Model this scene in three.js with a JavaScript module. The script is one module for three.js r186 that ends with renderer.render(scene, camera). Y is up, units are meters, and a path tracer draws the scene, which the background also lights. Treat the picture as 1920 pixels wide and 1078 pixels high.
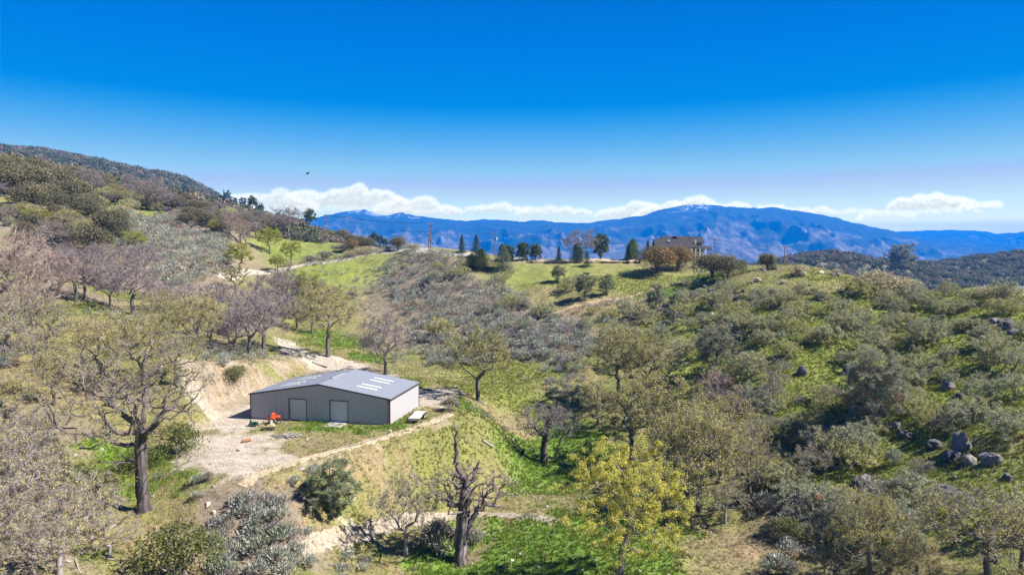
import * as THREE from 'three';
import { mergeGeometries } from 'three/addons/utils/BufferGeometryUtils.js';
import { RoundedBoxGeometry } from 'three/addons/geometries/RoundedBoxGeometry.js';
import { createNoise2D, createNoise3D } from 'simplex-noise';

// ------------------------------------------------------------------ camera, renderer, sun, sky
const scene = new THREE.Scene();
const CAM_Y = 24.4, F = 1280, CX = 960, CY = 539, HORIZON = 475;
const PITCH = Math.atan((CY - HORIZON) / F);
const camera = new THREE.PerspectiveCamera(2 * Math.atan(539 / F) * 180 / Math.PI, 1920 / 1078, 0.5, 60000);
camera.position.set(0, CAM_Y, 0);
camera.rotation.x = -PITCH;
const renderer = new THREE.WebGLRenderer({ antialias: true });
renderer.toneMapping = THREE.LinearToneMapping;
renderer.toneMappingExposure = 2.8;
renderer.shadowMap.enabled = true;
const EXPO = renderer.toneMappingExposure;

const SUN_AZ = 99 * Math.PI / 180, SUN_EL = 46 * Math.PI / 180;
const sunDir = new THREE.Vector3(Math.sin(SUN_AZ) * Math.cos(SUN_EL), Math.sin(SUN_EL), -Math.cos(SUN_AZ) * Math.cos(SUN_EL));
const sun = new THREE.DirectionalLight(new THREE.Color(1.0, 0.955, 0.885), 5.0);
sun.position.copy(sunDir).multiplyScalar(400).add(new THREE.Vector3(0, 0, -120));
sun.target.position.set(0, 0, -120);
sun.castShadow = true;
Object.assign(sun.shadow.camera, { left: -220, right: 220, top: 220, bottom: -220, near: 1, far: 1200 });
sun.shadow.mapSize.set(4096, 4096);
sun.shadow.bias = -0.0005;
scene.add(sun, sun.target);
scene.fog = new THREE.FogExp2(new THREE.Color(0.002, 0.27, 0.95), 0.000125);

function rng(seed) {
  let a = seed >>> 0;
  return () => { a = (a + 0x6D2B79F5) | 0; let t = Math.imul(a ^ (a >>> 15), 1 | a); t = (t + Math.imul(t ^ (t >>> 7), 61 | t)) ^ t; return ((t ^ (t >>> 14)) >>> 0) / 4294967296; };
}
const n2 = createNoise2D(rng(11)), n2b = createNoise2D(rng(12)), n3 = createNoise3D(rng(13));
const fbm = (x, y, o = 4) => { let s = 0, a = 0.5, f = 1; for (let i = 0; i < o; i++) { s += a * n2(x * f + i * 17.3, y * f - i * 9.1); a *= 0.5; f *= 2.03; } return s; };
const clamp = (x, a = 0, b = 1) => Math.min(b, Math.max(a, x));
const sstep = (a, b, x) => { const t = clamp((x - a) / (b - a)); return t * t * (3 - 2 * t); };
const mix = (a, b, t) => a + (b - a) * t;
const lin = c => c <= 0.04045 ? c / 12.92 : Math.pow((c + 0.055) / 1.055, 2.4);

// sky: clear deep blue, paler to the horizon, with a belt of fair-weather cumulus low down all round
{
  const W = 4096, H = 2048, data = new Float32Array(W * H * 4);
  const stops = [[0, 214, 229, 240], [2, 214, 229, 241], [3.4, 199, 225, 241], [5.6, 167, 209, 238], [7.8, 121, 184, 235], [10, 70, 161, 233], [12.1, 10, 136, 228], [16.3, 2, 122, 222], [20.4, 2, 111, 211], [35, 2, 96, 196], [60, 2, 74, 165], [90, 2, 64, 150]];
  const skyCol = el => {
    let k = 0; while (k < stops.length - 2 && stops[k + 1][0] < el) k++;
    const a = stops[k], b = stops[k + 1], t = clamp((el - a[0]) / (b[0] - a[0]));
    return beyond([1, 2, 3].map(i => lin(mix(a[i], b[i], t) / 255)), el);
  };
  // the sky as it is above the low haze layer, which the fog then veils
  const AIR = [0.01, 0.24, 0.92], beyond = (c, el) => { const L = Math.min(14000, 600 / Math.max(0.02, Math.sin(el * Math.PI / 180))), T = Math.exp(-L * scene.fog.density); return c.map((v, i) => Math.max(v * 0.15, (v - AIR[i] * (1 - T)) / T) / EXPO); };
  // each cloud: azimuth of its middle, half width, base and top elevation (degrees), opacity
  const az = u => Math.atan((u - CX) / F) * 180 / Math.PI, el = v => Math.atan((HORIZON - v) / F) * 180 / Math.PI;
  const clouds = [];
  const cl = (u0, u1, vTop, vBase, op = 1) => clouds.push({ a: (az(u0) + az(u1)) / 2, w: (az(u1) - az(u0)) / 2, b: el(vBase), t: el(vTop), op });
  cl(520, 770, 340, 390, 0.95); cl(400, 600, 352, 398, 0.8); cl(700, 870, 360, 402, 0.9); cl(470, 860, 380, 402, 0.4);
  cl(868, 1000, 372, 398, 0.8); cl(960, 1115, 376, 404, 0.75); cl(1110, 1250, 370, 408, 0.85); cl(1180, 1300, 374, 410, 0.8); cl(1250, 1360, 366, 400, 0.95); cl(1350, 1410, 372, 396, 0.85);
  cl(1400, 1490, 382, 402, 0.85); cl(1470, 1570, 386, 408, 0.75); cl(1570, 1640, 390, 410, 0.6); cl(1660, 1830, 369, 404, 1); cl(1780, 1880, 384, 408, 0.85); cl(1600, 1720, 392, 418, 0.6); cl(1700, 1850, 396, 412, 0.6);
  const rc = rng(5);
  for (let a = 44; a < 316; a += 4 + rc() * 9) { const b = 2.2 + rc() * 1.6; clouds.push({ a, w: 3 + rc() * 6, b, t: b + 0.8 + rc() * 2.6, op: 0.6 + rc() * 0.4 }); }
  for (const k of clouds) { // a cumulus: puffs heaped on a flat base
    k.puffs = []; const hgt = k.t - k.b, n = Math.max(6, Math.round(k.w * 11));
    for (let i = 0; i < n; i++) { const s = (i + rc()) / n * 2 - 1, env = Math.sqrt(1 - s * s * 0.92), r = hgt * (0.13 + 0.2 * rc()) * (0.45 + 0.55 * env); k.puffs.push([k.a + s * k.w * 0.92, k.b + r * 0.55 + rc() * rc() * (hgt * env - r * 1.3 > 0 ? hgt * env - r * 1.3 : 0), r * (1.1 + 0.6 * rc()), r]); }
  }
  const puff = (k, A, e) => { let f = 0; for (const [pa, pe, rx, ry] of k.puffs) { let d = A - pa; d -= 360 * Math.round(d / 360); d /= rx; const y = (e - pe) / ry, q = d * d + y * y; if (q < 3) f += Math.exp(-q * 1.6); } return f * sstep(k.b - 0.22, k.b + 0.12, e); };
  for (let j = 0; j < H; j++) {
    const e = (j + 0.5) / H * 180 - 90, base = skyCol(Math.max(0, e)), here = clouds.filter(k => e > k.b - 0.5 && e < k.t + 1);
    for (let i = 0; i < W; i++) {
      const o = (j * W + i) * 4; let c = base;
      if (here.length) {
        let A = (i + 0.5) / W * 360 - 180 + 90; if (A > 180) A -= 360;     // azimuth from the view, clockwise
        let r = base[0], g = base[1], bl = base[2];
        for (const k of here) {
          let d = A - k.a; d -= 360 * Math.round(d / 360); if (Math.abs(d) > k.w * 1.25) continue;
          const fine = fbm(A * 2.1, e * 3.1, 5), wa = A + 0.22 * fbm(A * 2.4 + 7, e * 3, 4), we = e + 0.2 * fine, f = puff(k, wa, we);
          if (f < 0.05) continue;
          const up = puff(k, wa + 0.12, we + 0.34), m = clamp(sstep(0.28, 0.8, f + 0.5 * fine) * k.op * (0.9 + 0.2 * fine));
          const lit = clamp(0.89 + 0.12 * sstep(1.5, 0.1, up) + 0.08 * fine - 0.03 * sstep(k.b + 0.5, k.b, e));
          const w = beyond([lin(0.975 * lit + 0.01), lin(0.965 * lit + 0.03), lin(0.90 * lit + 0.10)], e);
          r = mix(r, w[0], m); g = mix(g, w[1], m); bl = mix(bl, w[2], m);
        }
        c = [r, g, bl];
      }
      data[o] = c[0]; data[o + 1] = c[1]; data[o + 2] = c[2]; data[o + 3] = 1;
    }
  }
  const tex = new THREE.DataTexture(data, W, H, THREE.RGBAFormat, THREE.FloatType);
  tex.mapping = THREE.EquirectangularReflectionMapping;
  tex.magFilter = THREE.LinearFilter; tex.minFilter = THREE.LinearFilter; tex.needsUpdate = true;
  scene.background = tex; scene.environment = tex;
}

// ------------------------------------------------------------------ helpers: naming
const taken = new Map();
function numbered(name) { const n = taken.get(name) || 0; taken.set(name, n + 1); return n ? `${name}_${String(n).padStart(3, '0')}` : name; }
function shade(o) { o.traverse(m => { if (m.isMesh) { m.castShadow = true; m.receiveShadow = true; } }); return o; }
function tag(o, label, category, group) { o.userData = { label, category }; if (group) o.userData.group = group; return o; }
function addThing(o, name, label, category, group) { o.name = numbered(name); tag(o, label, category, group); scene.add(o); return shade(o); }
function structure(o, name) { o.name = numbered(name); o.userData = { kind: 'structure' }; scene.add(o); return shade(o); }
function stuff(o, name, label, category) { o.name = numbered(name); o.userData = { kind: 'stuff', label, category }; scene.add(o); return shade(o); }
function part(parent, name, geo, mat) { const m = new THREE.Mesh(geo, mat); m.name = name; parent.add(m); m.castShadow = m.receiveShadow = true; return m; }

// ------------------------------------------------------------------ helpers: geometry
const V = (x, y, z) => new THREE.Vector3(x, y, z);
class GB {
  constructor() { this.p = []; this.n = []; this.c = []; this.i = []; }
  vert(x, y, z, nx, ny, nz, c) { this.p.push(x, y, z); this.n.push(nx, ny, nz); this.c.push(c[0], c[1], c[2]); return this.p.length / 3 - 1; }
  // a leaf: a kite from a along d (length l), width w across s
  leaf(ax, ay, az, dx, dy, dz, l, sx, sy, sz, w, c) {
    let nx = dy * sz - dz * sy, ny = dz * sx - dx * sz, nz = dx * sy - dy * sx; const k = 1 / (Math.hypot(nx, ny, nz) || 1); nx *= k; ny *= k; nz *= k;
    const mx = ax + dx * l * 0.55, my = ay + dy * l * 0.55, mz = az + dz * l * 0.55;
    const a = this.vert(ax, ay, az, nx, ny, nz, c), b = this.vert(mx + sx * w / 2, my + sy * w / 2, mz + sz * w / 2, nx, ny, nz, c);
    const t = this.vert(ax + dx * l, ay + dy * l, az + dz * l, nx, ny, nz, c), e = this.vert(mx - sx * w / 2, my - sy * w / 2, mz - sz * w / 2, nx, ny, nz, c);
    this.i.push(a, t, b, a, e, t);
  }
  sliver(ax, ay, az, dx, dy, dz, l, w, c, r) {
    let sx = r() - 0.5, sy = r() - 0.5, sz = r() - 0.5; const q = sx * dx + sy * dy + sz * dz; sx -= q * dx; sy -= q * dy; sz -= q * dz; const k = 1 / (Math.hypot(sx, sy, sz) || 1); sx *= k; sy *= k; sz *= k;
    const nx = dy * sz - dz * sy, ny = dz * sx - dx * sz, nz = dx * sy - dy * sx;
    const a = this.vert(ax + sx * w / 2, ay + sy * w / 2, az + sz * w / 2, nx, ny, nz, c), b = this.vert(ax - sx * w / 2, ay - sy * w / 2, az - sz * w / 2, nx, ny, nz, c), t = this.vert(ax + dx * l, ay + dy * l, az + dz * l, nx, ny, nz, c);
    this.i.push(a, b, t);
  }
  tube(pts, rad, sides, col) {
    let ref = Math.abs(pts[pts.length - 1].clone().sub(pts[0]).normalize().y) > 0.8 ? V(1, 0, 0) : V(0, 1, 0);
    let prev = -1;
    for (let k = 0; k < pts.length; k++) {
      const d = pts[Math.min(k + 1, pts.length - 1)].clone().sub(pts[Math.max(0, k - 1)]).normalize();
      const u = ref.clone().addScaledVector(d, -ref.dot(d)).normalize(); if (u.lengthSq() < 0.5) u.set(1, 0, 0); ref = u; const w = d.clone().cross(u);
      const start = this.p.length / 3;
      for (let s = 0; s < sides; s++) {
        const a = s / sides * 2 * Math.PI, x = Math.cos(a), y = Math.sin(a), nx = u.x * x + w.x * y, ny = u.y * x + w.y * y, nz = u.z * x + w.z * y;
        const rr = rad[k] * (sides > 8 ? 1 + 0.17 * Math.sin(a * 3 + k * 0.5) + 0.13 * Math.sin(a * 6 + k * 0.35) + 0.07 * Math.sin(k * 2.1 + a) : 1);
        this.vert(pts[k].x + nx * rr, pts[k].y + ny * rr, pts[k].z + nz * rr, nx, ny, nz, col(k, s));
      }
      if (prev >= 0) for (let s = 0; s < sides; s++) { const a = prev + s, b = prev + (s + 1) % sides, c = start + s, e = start + (s + 1) % sides; this.i.push(a, b, e, a, e, c); }
      prev = start;
    }
  }
  build() {
    const g = new THREE.BufferGeometry();
    g.setAttribute('position', new THREE.Float32BufferAttribute(this.p, 3)); g.setAttribute('normal', new THREE.Float32BufferAttribute(this.n, 3)); g.setAttribute('color', new THREE.Float32BufferAttribute(this.c, 3));
    g.setIndex(this.i); return g;
  }
}
function tri2(geo) { geo.computeVertexNormals(); return geo; }
const box = (w, h, d, x = 0, y = 0, z = 0) => new THREE.BoxGeometry(w, h, d).translate(x, y, z);
const rbox = (w, h, d, x = 0, y = 0, z = 0, r = 0.02) => new RoundedBoxGeometry(w, h, d, 2, r).translate(x, y, z);
const cylX = (r, l, x, y, z, s = 16) => new THREE.CylinderGeometry(r, r, l, s).rotateZ(Math.PI / 2).translate(x, y, z);
const cylZ = (r, l, x, y, z, s = 16) => new THREE.CylinderGeometry(r, r, l, s).rotateX(Math.PI / 2).translate(x, y, z);
const cylY = (r0, r1, l, x, y, z, s = 12) => new THREE.CylinderGeometry(r1, r0, l, s).translate(x, y + l / 2, z);
const rod = (a, b, r, s = 6) => { const d = b.clone().sub(a), g = new THREE.CylinderGeometry(r, r, d.length(), s); g.applyQuaternion(new THREE.Quaternion().setFromUnitVectors(V(0, 1, 0), d.clone().normalize())); return g.translate((a.x + b.x) / 2, (a.y + b.y) / 2, (a.z + b.z) / 2); };
const merge = list => mergeGeometries(list.map(g => { const q = g.index ? g.toNonIndexed() : g; for (const k of Object.keys(q.attributes)) if (!['position', 'normal', 'uv'].includes(k)) q.deleteAttribute(k); if (!q.attributes.uv) q.setAttribute('uv', new THREE.Float32BufferAttribute(new Float32Array(q.attributes.position.count * 2), 2)); return q; }));

// grain textures (colour variation only, close to white; tiled)
function grainTex(size, fn, repeat = 1) {
  const d = new Uint8Array(size * size * 4);
  for (let y = 0; y < size; y++) for (let x = 0; x < size; x++) { const v = fn(x / size, y / size), o = (y * size + x) * 4; for (let k = 0; k < 3; k++) d[o + k] = clamp((v[k] ?? v) * 255, 0, 255); d[o + 3] = 255; }
  const t = new THREE.DataTexture(d, size, size); t.wrapS = t.wrapT = THREE.RepeatWrapping; t.magFilter = THREE.LinearFilter; t.minFilter = THREE.LinearMipmapLinearFilter; t.generateMipmaps = true; t.repeat.set(repeat, repeat); t.needsUpdate = true; return t;
}
// noise that tiles: mix four shifted samples
const tileNoise = (f, o) => (x, y) => { const g = (a, b) => fbm(a * f + o, b * f - o, 4); return g(x, y) * (1 - x) * (1 - y) + g(x - 1, y) * x * (1 - y) + g(x, y - 1) * (1 - x) * y + g(x - 1, y - 1) * x * y; };
const tnA = tileNoise(14, 3), tnB = tileNoise(46, 9), rg = rng(21);
const groundGrain = grainTex(1024, (x, y) => { const v = 0.90 + 0.3 * tnA(x, y) + 0.34 * tnB(x, y) + (rg() - 0.5) * 0.14; return [v * 1.0, v * (1 + 0.05 * tnA(y, x)), v * 0.97]; });
groundGrain.colorSpace = THREE.SRGBColorSpace;
const groundBump = grainTex(512, (x, y) => 0.5 + 0.5 * tnA(x, y) + 0.35 * tnB(x, y));
const stdMat = (c, rough = 0.85, extra = {}) => new THREE.MeshPhysicalMaterial({ specularIntensity: rough > 0.8 ? 0.15 : 0.6, color: new THREE.Color(...c), roughness: rough, ...extra });

// ------------------------------------------------------------------ terrain
const camQ = new THREE.Quaternion().setFromEuler(new THREE.Euler(-PITCH, 0, 0));
// a surveyed spot: direction (u, v) from the drone and distance north of it
function spot(u, v, d) { const q = V((u - CX) / F, (CY - v) / F, -1).applyQuaternion(camQ), k = d / -q.z; return V(q.x * k, CAM_Y + q.y * k, -d); }
const SURVEY = [
  // barn yard and what lies round it
  [465, 788, 99.8], [728, 801, 95.8], [780, 763, 108.4], [600, 845, 84.5], [480, 888, 75.6], [800, 790, 99], [850, 765, 107], [830, 735, 120], [640, 692, 138], [560, 658, 154], [530, 640, 165], [722, 698, 140], [895, 750, 124], [615, 667, 149],
  [440, 700, 112], [380, 700, 102], [430, 675, 120], [500, 655, 145], [400, 765, 103], [390, 800, 96], [450, 850, 84.7], [450, 900, 78], [450, 930, 75],
  // hollow in front
  [700, 900, 88], [800, 870, 95], [600, 900, 82], [700, 850, 90], [650, 980, 77], [780, 980, 80], [550, 1050, 66], [860, 1050, 72.5], [960, 1030, 75], [1000, 930, 90], [1015, 865, 108], [900, 800, 113], [940, 870, 102], [1160, 1085, 66], [1080, 960, 84], [1100, 850, 111], [1150, 760, 126], [1020, 760, 128],
  [265, 955, 73], [300, 860, 84], [300, 780, 93], [200, 800, 88], [100, 900, 72], [100, 1000, 60], [300, 1050, 62], [450, 1000, 70], [0, 850, 75], [0, 1000, 57], [200, 1070, 57], [0, 700, 95], [200, 700, 105], [100, 640, 118], [370, 655, 128], [0, 600, 130], [300, 620, 140], [150, 560, 152], [470, 668, 136],
  // brush hill, upper left
  [100, 530, 162], [200, 490, 195], [350, 490, 210], [300, 420, 258], [150, 400, 238], [0, 380, 222], [0, 450, 188], [420, 510, 218], [420, 430, 262], [0, 312, 285], [150, 342, 300], [300, 372, 322], [400, 392, 362], [470, 402, 385], [550, 424, 372], [600, 436, 345], [350, 545, 185], [240, 540, 178],
  [500, 480, 262], [550, 445, 312], [600, 450, 305], [560, 497, 252], [640, 487, 262], [480, 510, 238],
  // middle slope and ridge
  [700, 550, 226], [700, 600, 200], [620, 600, 195], [800, 600, 194], [800, 650, 172], [900, 650, 172], [900, 560, 207], [760, 500, 248], [880, 510, 234], [806, 466, 264], [700, 465, 284], [760, 467, 272], [870, 472, 262], [960, 485, 256], [1100, 486, 256], [1200, 488, 252], [1270, 486, 262], [1340, 496, 240], [960, 520, 228], [1100, 520, 220], [1180, 540, 206], [1050, 590, 188], [1000, 640, 170], [1100, 660, 158], [980, 710, 143], [1250, 560, 192], [1250, 620, 166], [1300, 520, 216], [1250, 700, 138], [1300, 800, 115],
  // right hillside
  [1400, 510, 200], [1450, 545, 172], [1450, 600, 150], [1450, 700, 122], [1450, 800, 105], [1400, 945, 84], [1300, 1010, 77], [1560, 516, 180], [1480, 505, 190], [1640, 528, 170], [1700, 545, 162], [1700, 600, 140], [1700, 700, 112], [1700, 850, 86], [1700, 1000, 68], [1900, 546, 150], [1900, 600, 125], [1900, 700, 100], [1900, 850, 76], [1900, 1000, 62], [1800, 545, 157], [1500, 1050, 70],
  // far: the shoulder hill on the left, brush hills on the right
  [0, 280, 1000], [100, 290, 1020], [200, 310, 1050], [250, 328, 1070], [300, 336, 1080], [380, 352, 1100], [440, 388, 1100], [490, 412, 1080], [-200, 262, 980], [0, 330, 700], [150, 348, 700], [300, 376, 720], [420, 402, 740], [-250, 330, 650],
  [1360, 508, 860], [1440, 500, 850], [1490, 487, 850], [1550, 474, 850], [1600, 480, 850], [1660, 496, 850], [1700, 500, 960], [1720, 500, 1000], [1800, 489, 1000], [1900, 480, 1000], [2050, 478, 1000], [1500, 500, 700], [1800, 520, 750], [1950, 525, 700],
].map(s => { const p = spot(...s); return [p.x, p.z, p.y]; });
// unseen ground behind the ridges, known only to fall away to the valley
for (const [x, d, y] of [[-60, 345, 15], [0, 320, 10], [80, 320, 8], [160, 260, 8], [40, 420, -20], [-120, 480, 10], [-260, 430, 62], [-330, 500, 78], [180, 420, -22], [100, 700, -55], [-150, 800, -10], [-300, 900, 40], [-150, 1100, -30], [0, 1200, -110], [300, 520, -15], [130, 210, 8], [170, 230, 4],
  [900, 1700, -90], [300, 1700, -130], [-700, 1800, 20], [-1500, 2500, -40], [0, 2600, -150], [1800, 2600, -150], [-2500, 4500, -150], [0, 4500, -150], [3000, 4500, -150], [-9000, 12000, -150], [0, 12000, -150], [9000, 12000, -150], [-20000, 30000, -150], [0, 30000, -150], [20000, 30000, -150],
  [-60, 30, 2], [0, 30, -10], [60, 30, -2], [-60, 45, 1], [0, 50, -9.5], [60, 45, -2.5], [-140, 150, 30], [140, 120, 18]]) SURVEY.push([x, -d, y]);
const WX = (x, z) => clamp(x / Math.max(-z, 40), -1.15, 1.15) * 1.7, WZ = z => Math.log(Math.max(-z, 28));
const tps = (() => {
  const n = SURVEY.length, N = n + 3, X = SURVEY.map(s => WX(s[0], s[1])), Z = SURVEY.map(s => WZ(s[1]));
  const U = r2 => r2 < 1e-12 ? 0 : r2 * Math.log(r2) * 0.5;
  const A = Array.from({ length: N }, () => new Float64Array(N + 1));
  for (let i = 0; i < n; i++) {
    for (let j = 0; j < n; j++) A[i][j] = U((X[i] - X[j]) ** 2 + (Z[i] - Z[j]) ** 2);
    A[i][i] += 0.0006; A[i][n] = A[n][i] = 1; A[i][n + 1] = A[n + 1][i] = X[i]; A[i][n + 2] = A[n + 2][i] = Z[i]; A[i][N] = SURVEY[i][2];
  }
  for (let c = 0; c < N; c++) {
    let b = c; for (let r = c + 1; r < N; r++) if (Math.abs(A[r][c]) > Math.abs(A[b][c])) b = r; [A[c], A[b]] = [A[b], A[c]];
    for (let r = c + 1; r < N; r++) { const f = A[r][c] / A[c][c]; if (f) for (let k = c; k <= N; k++) A[r][k] -= f * A[c][k]; }
  }
  const w = new Float64Array(N);
  for (let r = N - 1; r >= 0; r--) { let s = A[r][N]; for (let k = r + 1; k < N; k++) s -= A[r][k] * w[k]; w[r] = s / A[r][r]; }
  return (x, z) => { const a = WX(x, z), b = WZ(z); let s = w[n] + w[n + 1] * a + w[n + 2] * b; for (let i = 0; i < n; i++) { const r2 = (a - X[i]) ** 2 + (b - Z[i]) ** 2; if (r2 > 1e-12) s += w[i] * r2 * Math.log(r2) * 0.5; } return s; };
})();
const plane0 = (u, v, y = 0) => { const q = V((u - CX) / F, (CY - v) / F, -1).applyQuaternion(camQ), k = (y - CAM_Y) / q.y; return [q.x * k, q.z * k]; };
const PAD = [[395, 872], [440, 892], [490, 884], [600, 850], [727, 814], [800, 790], [850, 768], [846, 745], [800, 722], [730, 706], [660, 694], [600, 690], [500, 735], [440, 752], [412, 785]].map(p => plane0(...p));
function polyDist(poly, x, z) {   // negative inside
  let d = 1e9, inside = false;
  for (let i = 0, j = poly.length - 1; i < poly.length; j = i++) {
    const [ax, az] = poly[j], [bx, bz] = poly[i], ex = bx - ax, ez = bz - az, t = clamp(((x - ax) * ex + (z - az) * ez) / (ex * ex + ez * ez));
    d = Math.min(d, Math.hypot(x - ax - t * ex, z - az - t * ez));
    if ((az > z) !== (bz > z) && x < (bx - ax) * (z - az) / (bz - az) + ax) inside = !inside;
  }
  return inside ? -d : d;
}
function rawH(x, z) {
  let h = tps(x, z); const dep = -z;
  const far = sstep(250, 700, Math.hypot(x, z));
  const rough = (0.9 * fbm(x / 24, z / 24, 3) + 0.35 * fbm(x / 5 + 40, z / 5, 2)) * (1 - far) + far * (9 * fbm(x / 170, z / 170, 5));
  const pd = dep < 170 && dep > 60 ? polyDist(PAD, x, z) : 50;
  const k = 1 - sstep(0, h > 0 ? 4.5 : 13, pd);
  h = mix(h + rough * sstep(0, 10, pd), 0.05 * fbm(x / 6, z / 6, 2), k);
  return dep > 2600 ? mix(h, -150 + 14 * fbm(x / 900, z / 900, 4), sstep(2600, 5000, dep)) : h;
}
function axis(list) { const a = [list[0][0]]; for (let k = 1; k < list.length; k++) { const [to, s0, s1] = list[k]; let x = a[a.length - 1]; const from = x; while (x < to - 1e-6) { const t = (x - from) / (to - from); x = Math.min(to, x + mix(s0, s1, t)); if (to - x < mix(s0, s1, t) * 0.4) x = to; a.push(x); } } return a; }
const half = axis([[0], [56, 0.6, 0.7], [120, 0.75, 1.4], [300, 1.5, 6], [1200, 6, 30], [9000, 40, 1200]]);
const XS = Float64Array.from([...half.slice(1).map(v => -v).reverse(), ...half]);
const ZS = Float64Array.from(axis([[-600], [-40, 200, 6], [40, 6, 1.2], [150, 0.6, 0.7], [300, 0.75, 1.5], [700, 1.6, 10], [1400, 10, 30], [13000, 40, 1200]]));   // = -z
const NX = XS.length, NZ = ZS.length, HT = new Float32Array(NX * NZ);
for (let j = 0; j < NZ; j++) for (let i = 0; i < NX; i++) HT[j * NX + i] = rawH(XS[i], -ZS[j]);
const find = (a, v) => { let lo = 0, hi = a.length - 2; while (lo < hi) { const m = (lo + hi + 1) >> 1; if (a[m] <= v) lo = m; else hi = m - 1; } return lo; };
function H(x, z) {
  const i = find(XS, x), j = find(ZS, -z), s = clamp((x - XS[i]) / (XS[i + 1] - XS[i])), t = clamp((-z - ZS[j]) / (ZS[j + 1] - ZS[j])), o = j * NX + i;
  const a = HT[o], b = HT[o + 1], c = HT[o + NX], d = HT[o + NX + 1];
  return s + t <= 1 ? a + (b - a) * s + (c - a) * t : d + (c - d) * (1 - s) + (b - d) * (1 - t);
}
// the ground that is seen in direction (u, v)
let G = function (u, v, from = 35, to = 1300) {
  const q = V((u - CX) / F, (CY - v) / F, -1).applyQuaternion(camQ); let last = from;
  for (let d = from; d < to; d += d * 0.004 + 0.05) {
    const k = d / -q.z; if (CAM_Y + q.y * k <= H(q.x * k, -d)) {
      let a = last, b = d; for (let n = 0; n < 18; n++) { const m = (a + b) / 2, e = m / -q.z; if (CAM_Y + q.y * e <= H(q.x * e, -m)) b = m; else a = m; }
      const e = b / -q.z; return V(q.x * e, H(q.x * e, -b), -b);
    } last = d;
  }
  return null;
};
{ const hit = G; G = (u, v, a, b) => { for (let k = 0; k < 16; k++) { const g = hit(u, v + k, a, b); if (g) return g; } return null; }; }
const poly = list => list.map(([u, v]) => { const g = G(u, v); return g ? [g.x, g.z] : null; }).filter(Boolean);

// ground cover, described by patches of growth and soil
const COVER = { lush: [0.115, 0.19, 0.014], green: [0.155, 0.175, 0.03], meadow: [0.205, 0.18, 0.06], dry: [0.245, 0.18, 0.095], dirt: [0.40, 0.335, 0.275], soil: [0.150, 0.100, 0.060], litter: [0.20, 0.155, 0.115], tan: [0.30, 0.235, 0.145], bank: [0.30, 0.235, 0.175], spring: [0.185, 0.215, 0.024] };
const PATCH = [];
const patch = (type, s, ...list) => { for (const [u, v, r] of list) { const g = G(u, v); if (g) PATCH.push([g.x, g.z, r, COVER[type], s, type]); } };
patch('litter', 0.8, [100, 560, 18], [200, 520, 18], [60, 480, 22], [300, 540, 16], [420, 600, 14], [60, 900, 10], [100, 1000, 12], [20, 800, 10]);
patch('green', 0.9, [1500, 580, 22], [1700, 570, 22], [1600, 640, 20], [1850, 600, 22], [1500, 740, 16], [1700, 760, 16], [1850, 760, 16], [1600, 880, 12], [1400, 640, 16], [1300, 600, 16], [1300, 720, 14], [1700, 950, 10], [1880, 900, 10], [540, 465, 26], [610, 468, 26], [480, 465, 16], [620, 520, 24], [660, 505, 22], [560, 520, 14], [1180, 545, 16], [1280, 535, 18], [640, 640, 12], [740, 720, 8], [960, 700, 14], [920, 740, 12], [900, 690, 10], [150, 580, 10], [230, 555, 8], [270, 700, 8], [330, 640, 8], [60, 720, 8], [300, 890, 9], [240, 900, 8], [330, 960, 8], [260, 1020, 7], [350, 1010, 6], [620, 960, 5], [560, 930, 4], [1000, 800, 10], [940, 850, 8]);
patch('lush', 0.95, [960, 1035, 9], [890, 1050, 8], [1060, 1010, 8], [1050, 860, 11], [990, 905, 8], [1030, 820, 9], [640, 640, 8], [690, 668, 6], [600, 628, 6], [1310, 522, 8], [1250, 548, 7], [520, 475, 8], [230, 860, 5], [290, 920, 4], [880, 760, 3.5], [1300, 1065, 6], [660, 810, 3.4], [620, 803, 3], [700, 806, 3.4], [750, 798, 3], [770, 785, 3], [590, 797, 2.6], [1210, 1000, 8], [1140, 1060, 9], [830, 1065, 5], [500, 845, 2.2], [470, 850, 2], [1500, 690, 6], [1620, 600, 7], [1480, 760, 6], [1660, 720, 5], [1550, 860, 6], [1400, 560, 7], [1860, 660, 6], [1750, 600, 7]);
patch('meadow', 0.9, [1120, 515, 26], [1020, 512, 22], [960, 520, 18], [1480, 528, 18], [1560, 522, 16], [1620, 535, 10], [1100, 545, 14], [560, 840, 6], [640, 826, 4], [700, 822, 4], [800, 800, 4], [820, 780, 4], [980, 640, 12], [850, 870, 8], [800, 900, 8], [880, 820, 7], [720, 930, 7], [280, 980, 7], [540, 820, 4], [520, 900, 5], [1200, 580, 12], [420, 640, 8], [150, 640, 10], [250, 740, 9]);
patch('green', 0.45, [820, 850, 6], [860, 800, 6], [800, 920, 6]);
patch('dry', 0.75, [690, 862, 3], [640, 870, 3], [760, 880, 2], [930, 775, 6], [960, 790, 5], [1380, 1045, 8], [1430, 1010, 6], [300, 1030, 5], [440, 940, 5], [540, 940, 5], [120, 720, 9], [60, 690, 8], [1150, 575, 8], [1080, 580, 7], [1040, 540, 8], [600, 830, 3], [560, 855, 3], [400, 640, 5], [1500, 530, 9], [1560, 535, 8], [350, 1060, 4]);
patch('tan', 0.9, [30, 330, 30], [110, 345, 18], [70, 350, 14], [700, 835, 2], [830, 795, 2], [620, 858, 2], [560, 872, 2.4], [830, 730, 5]);
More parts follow.
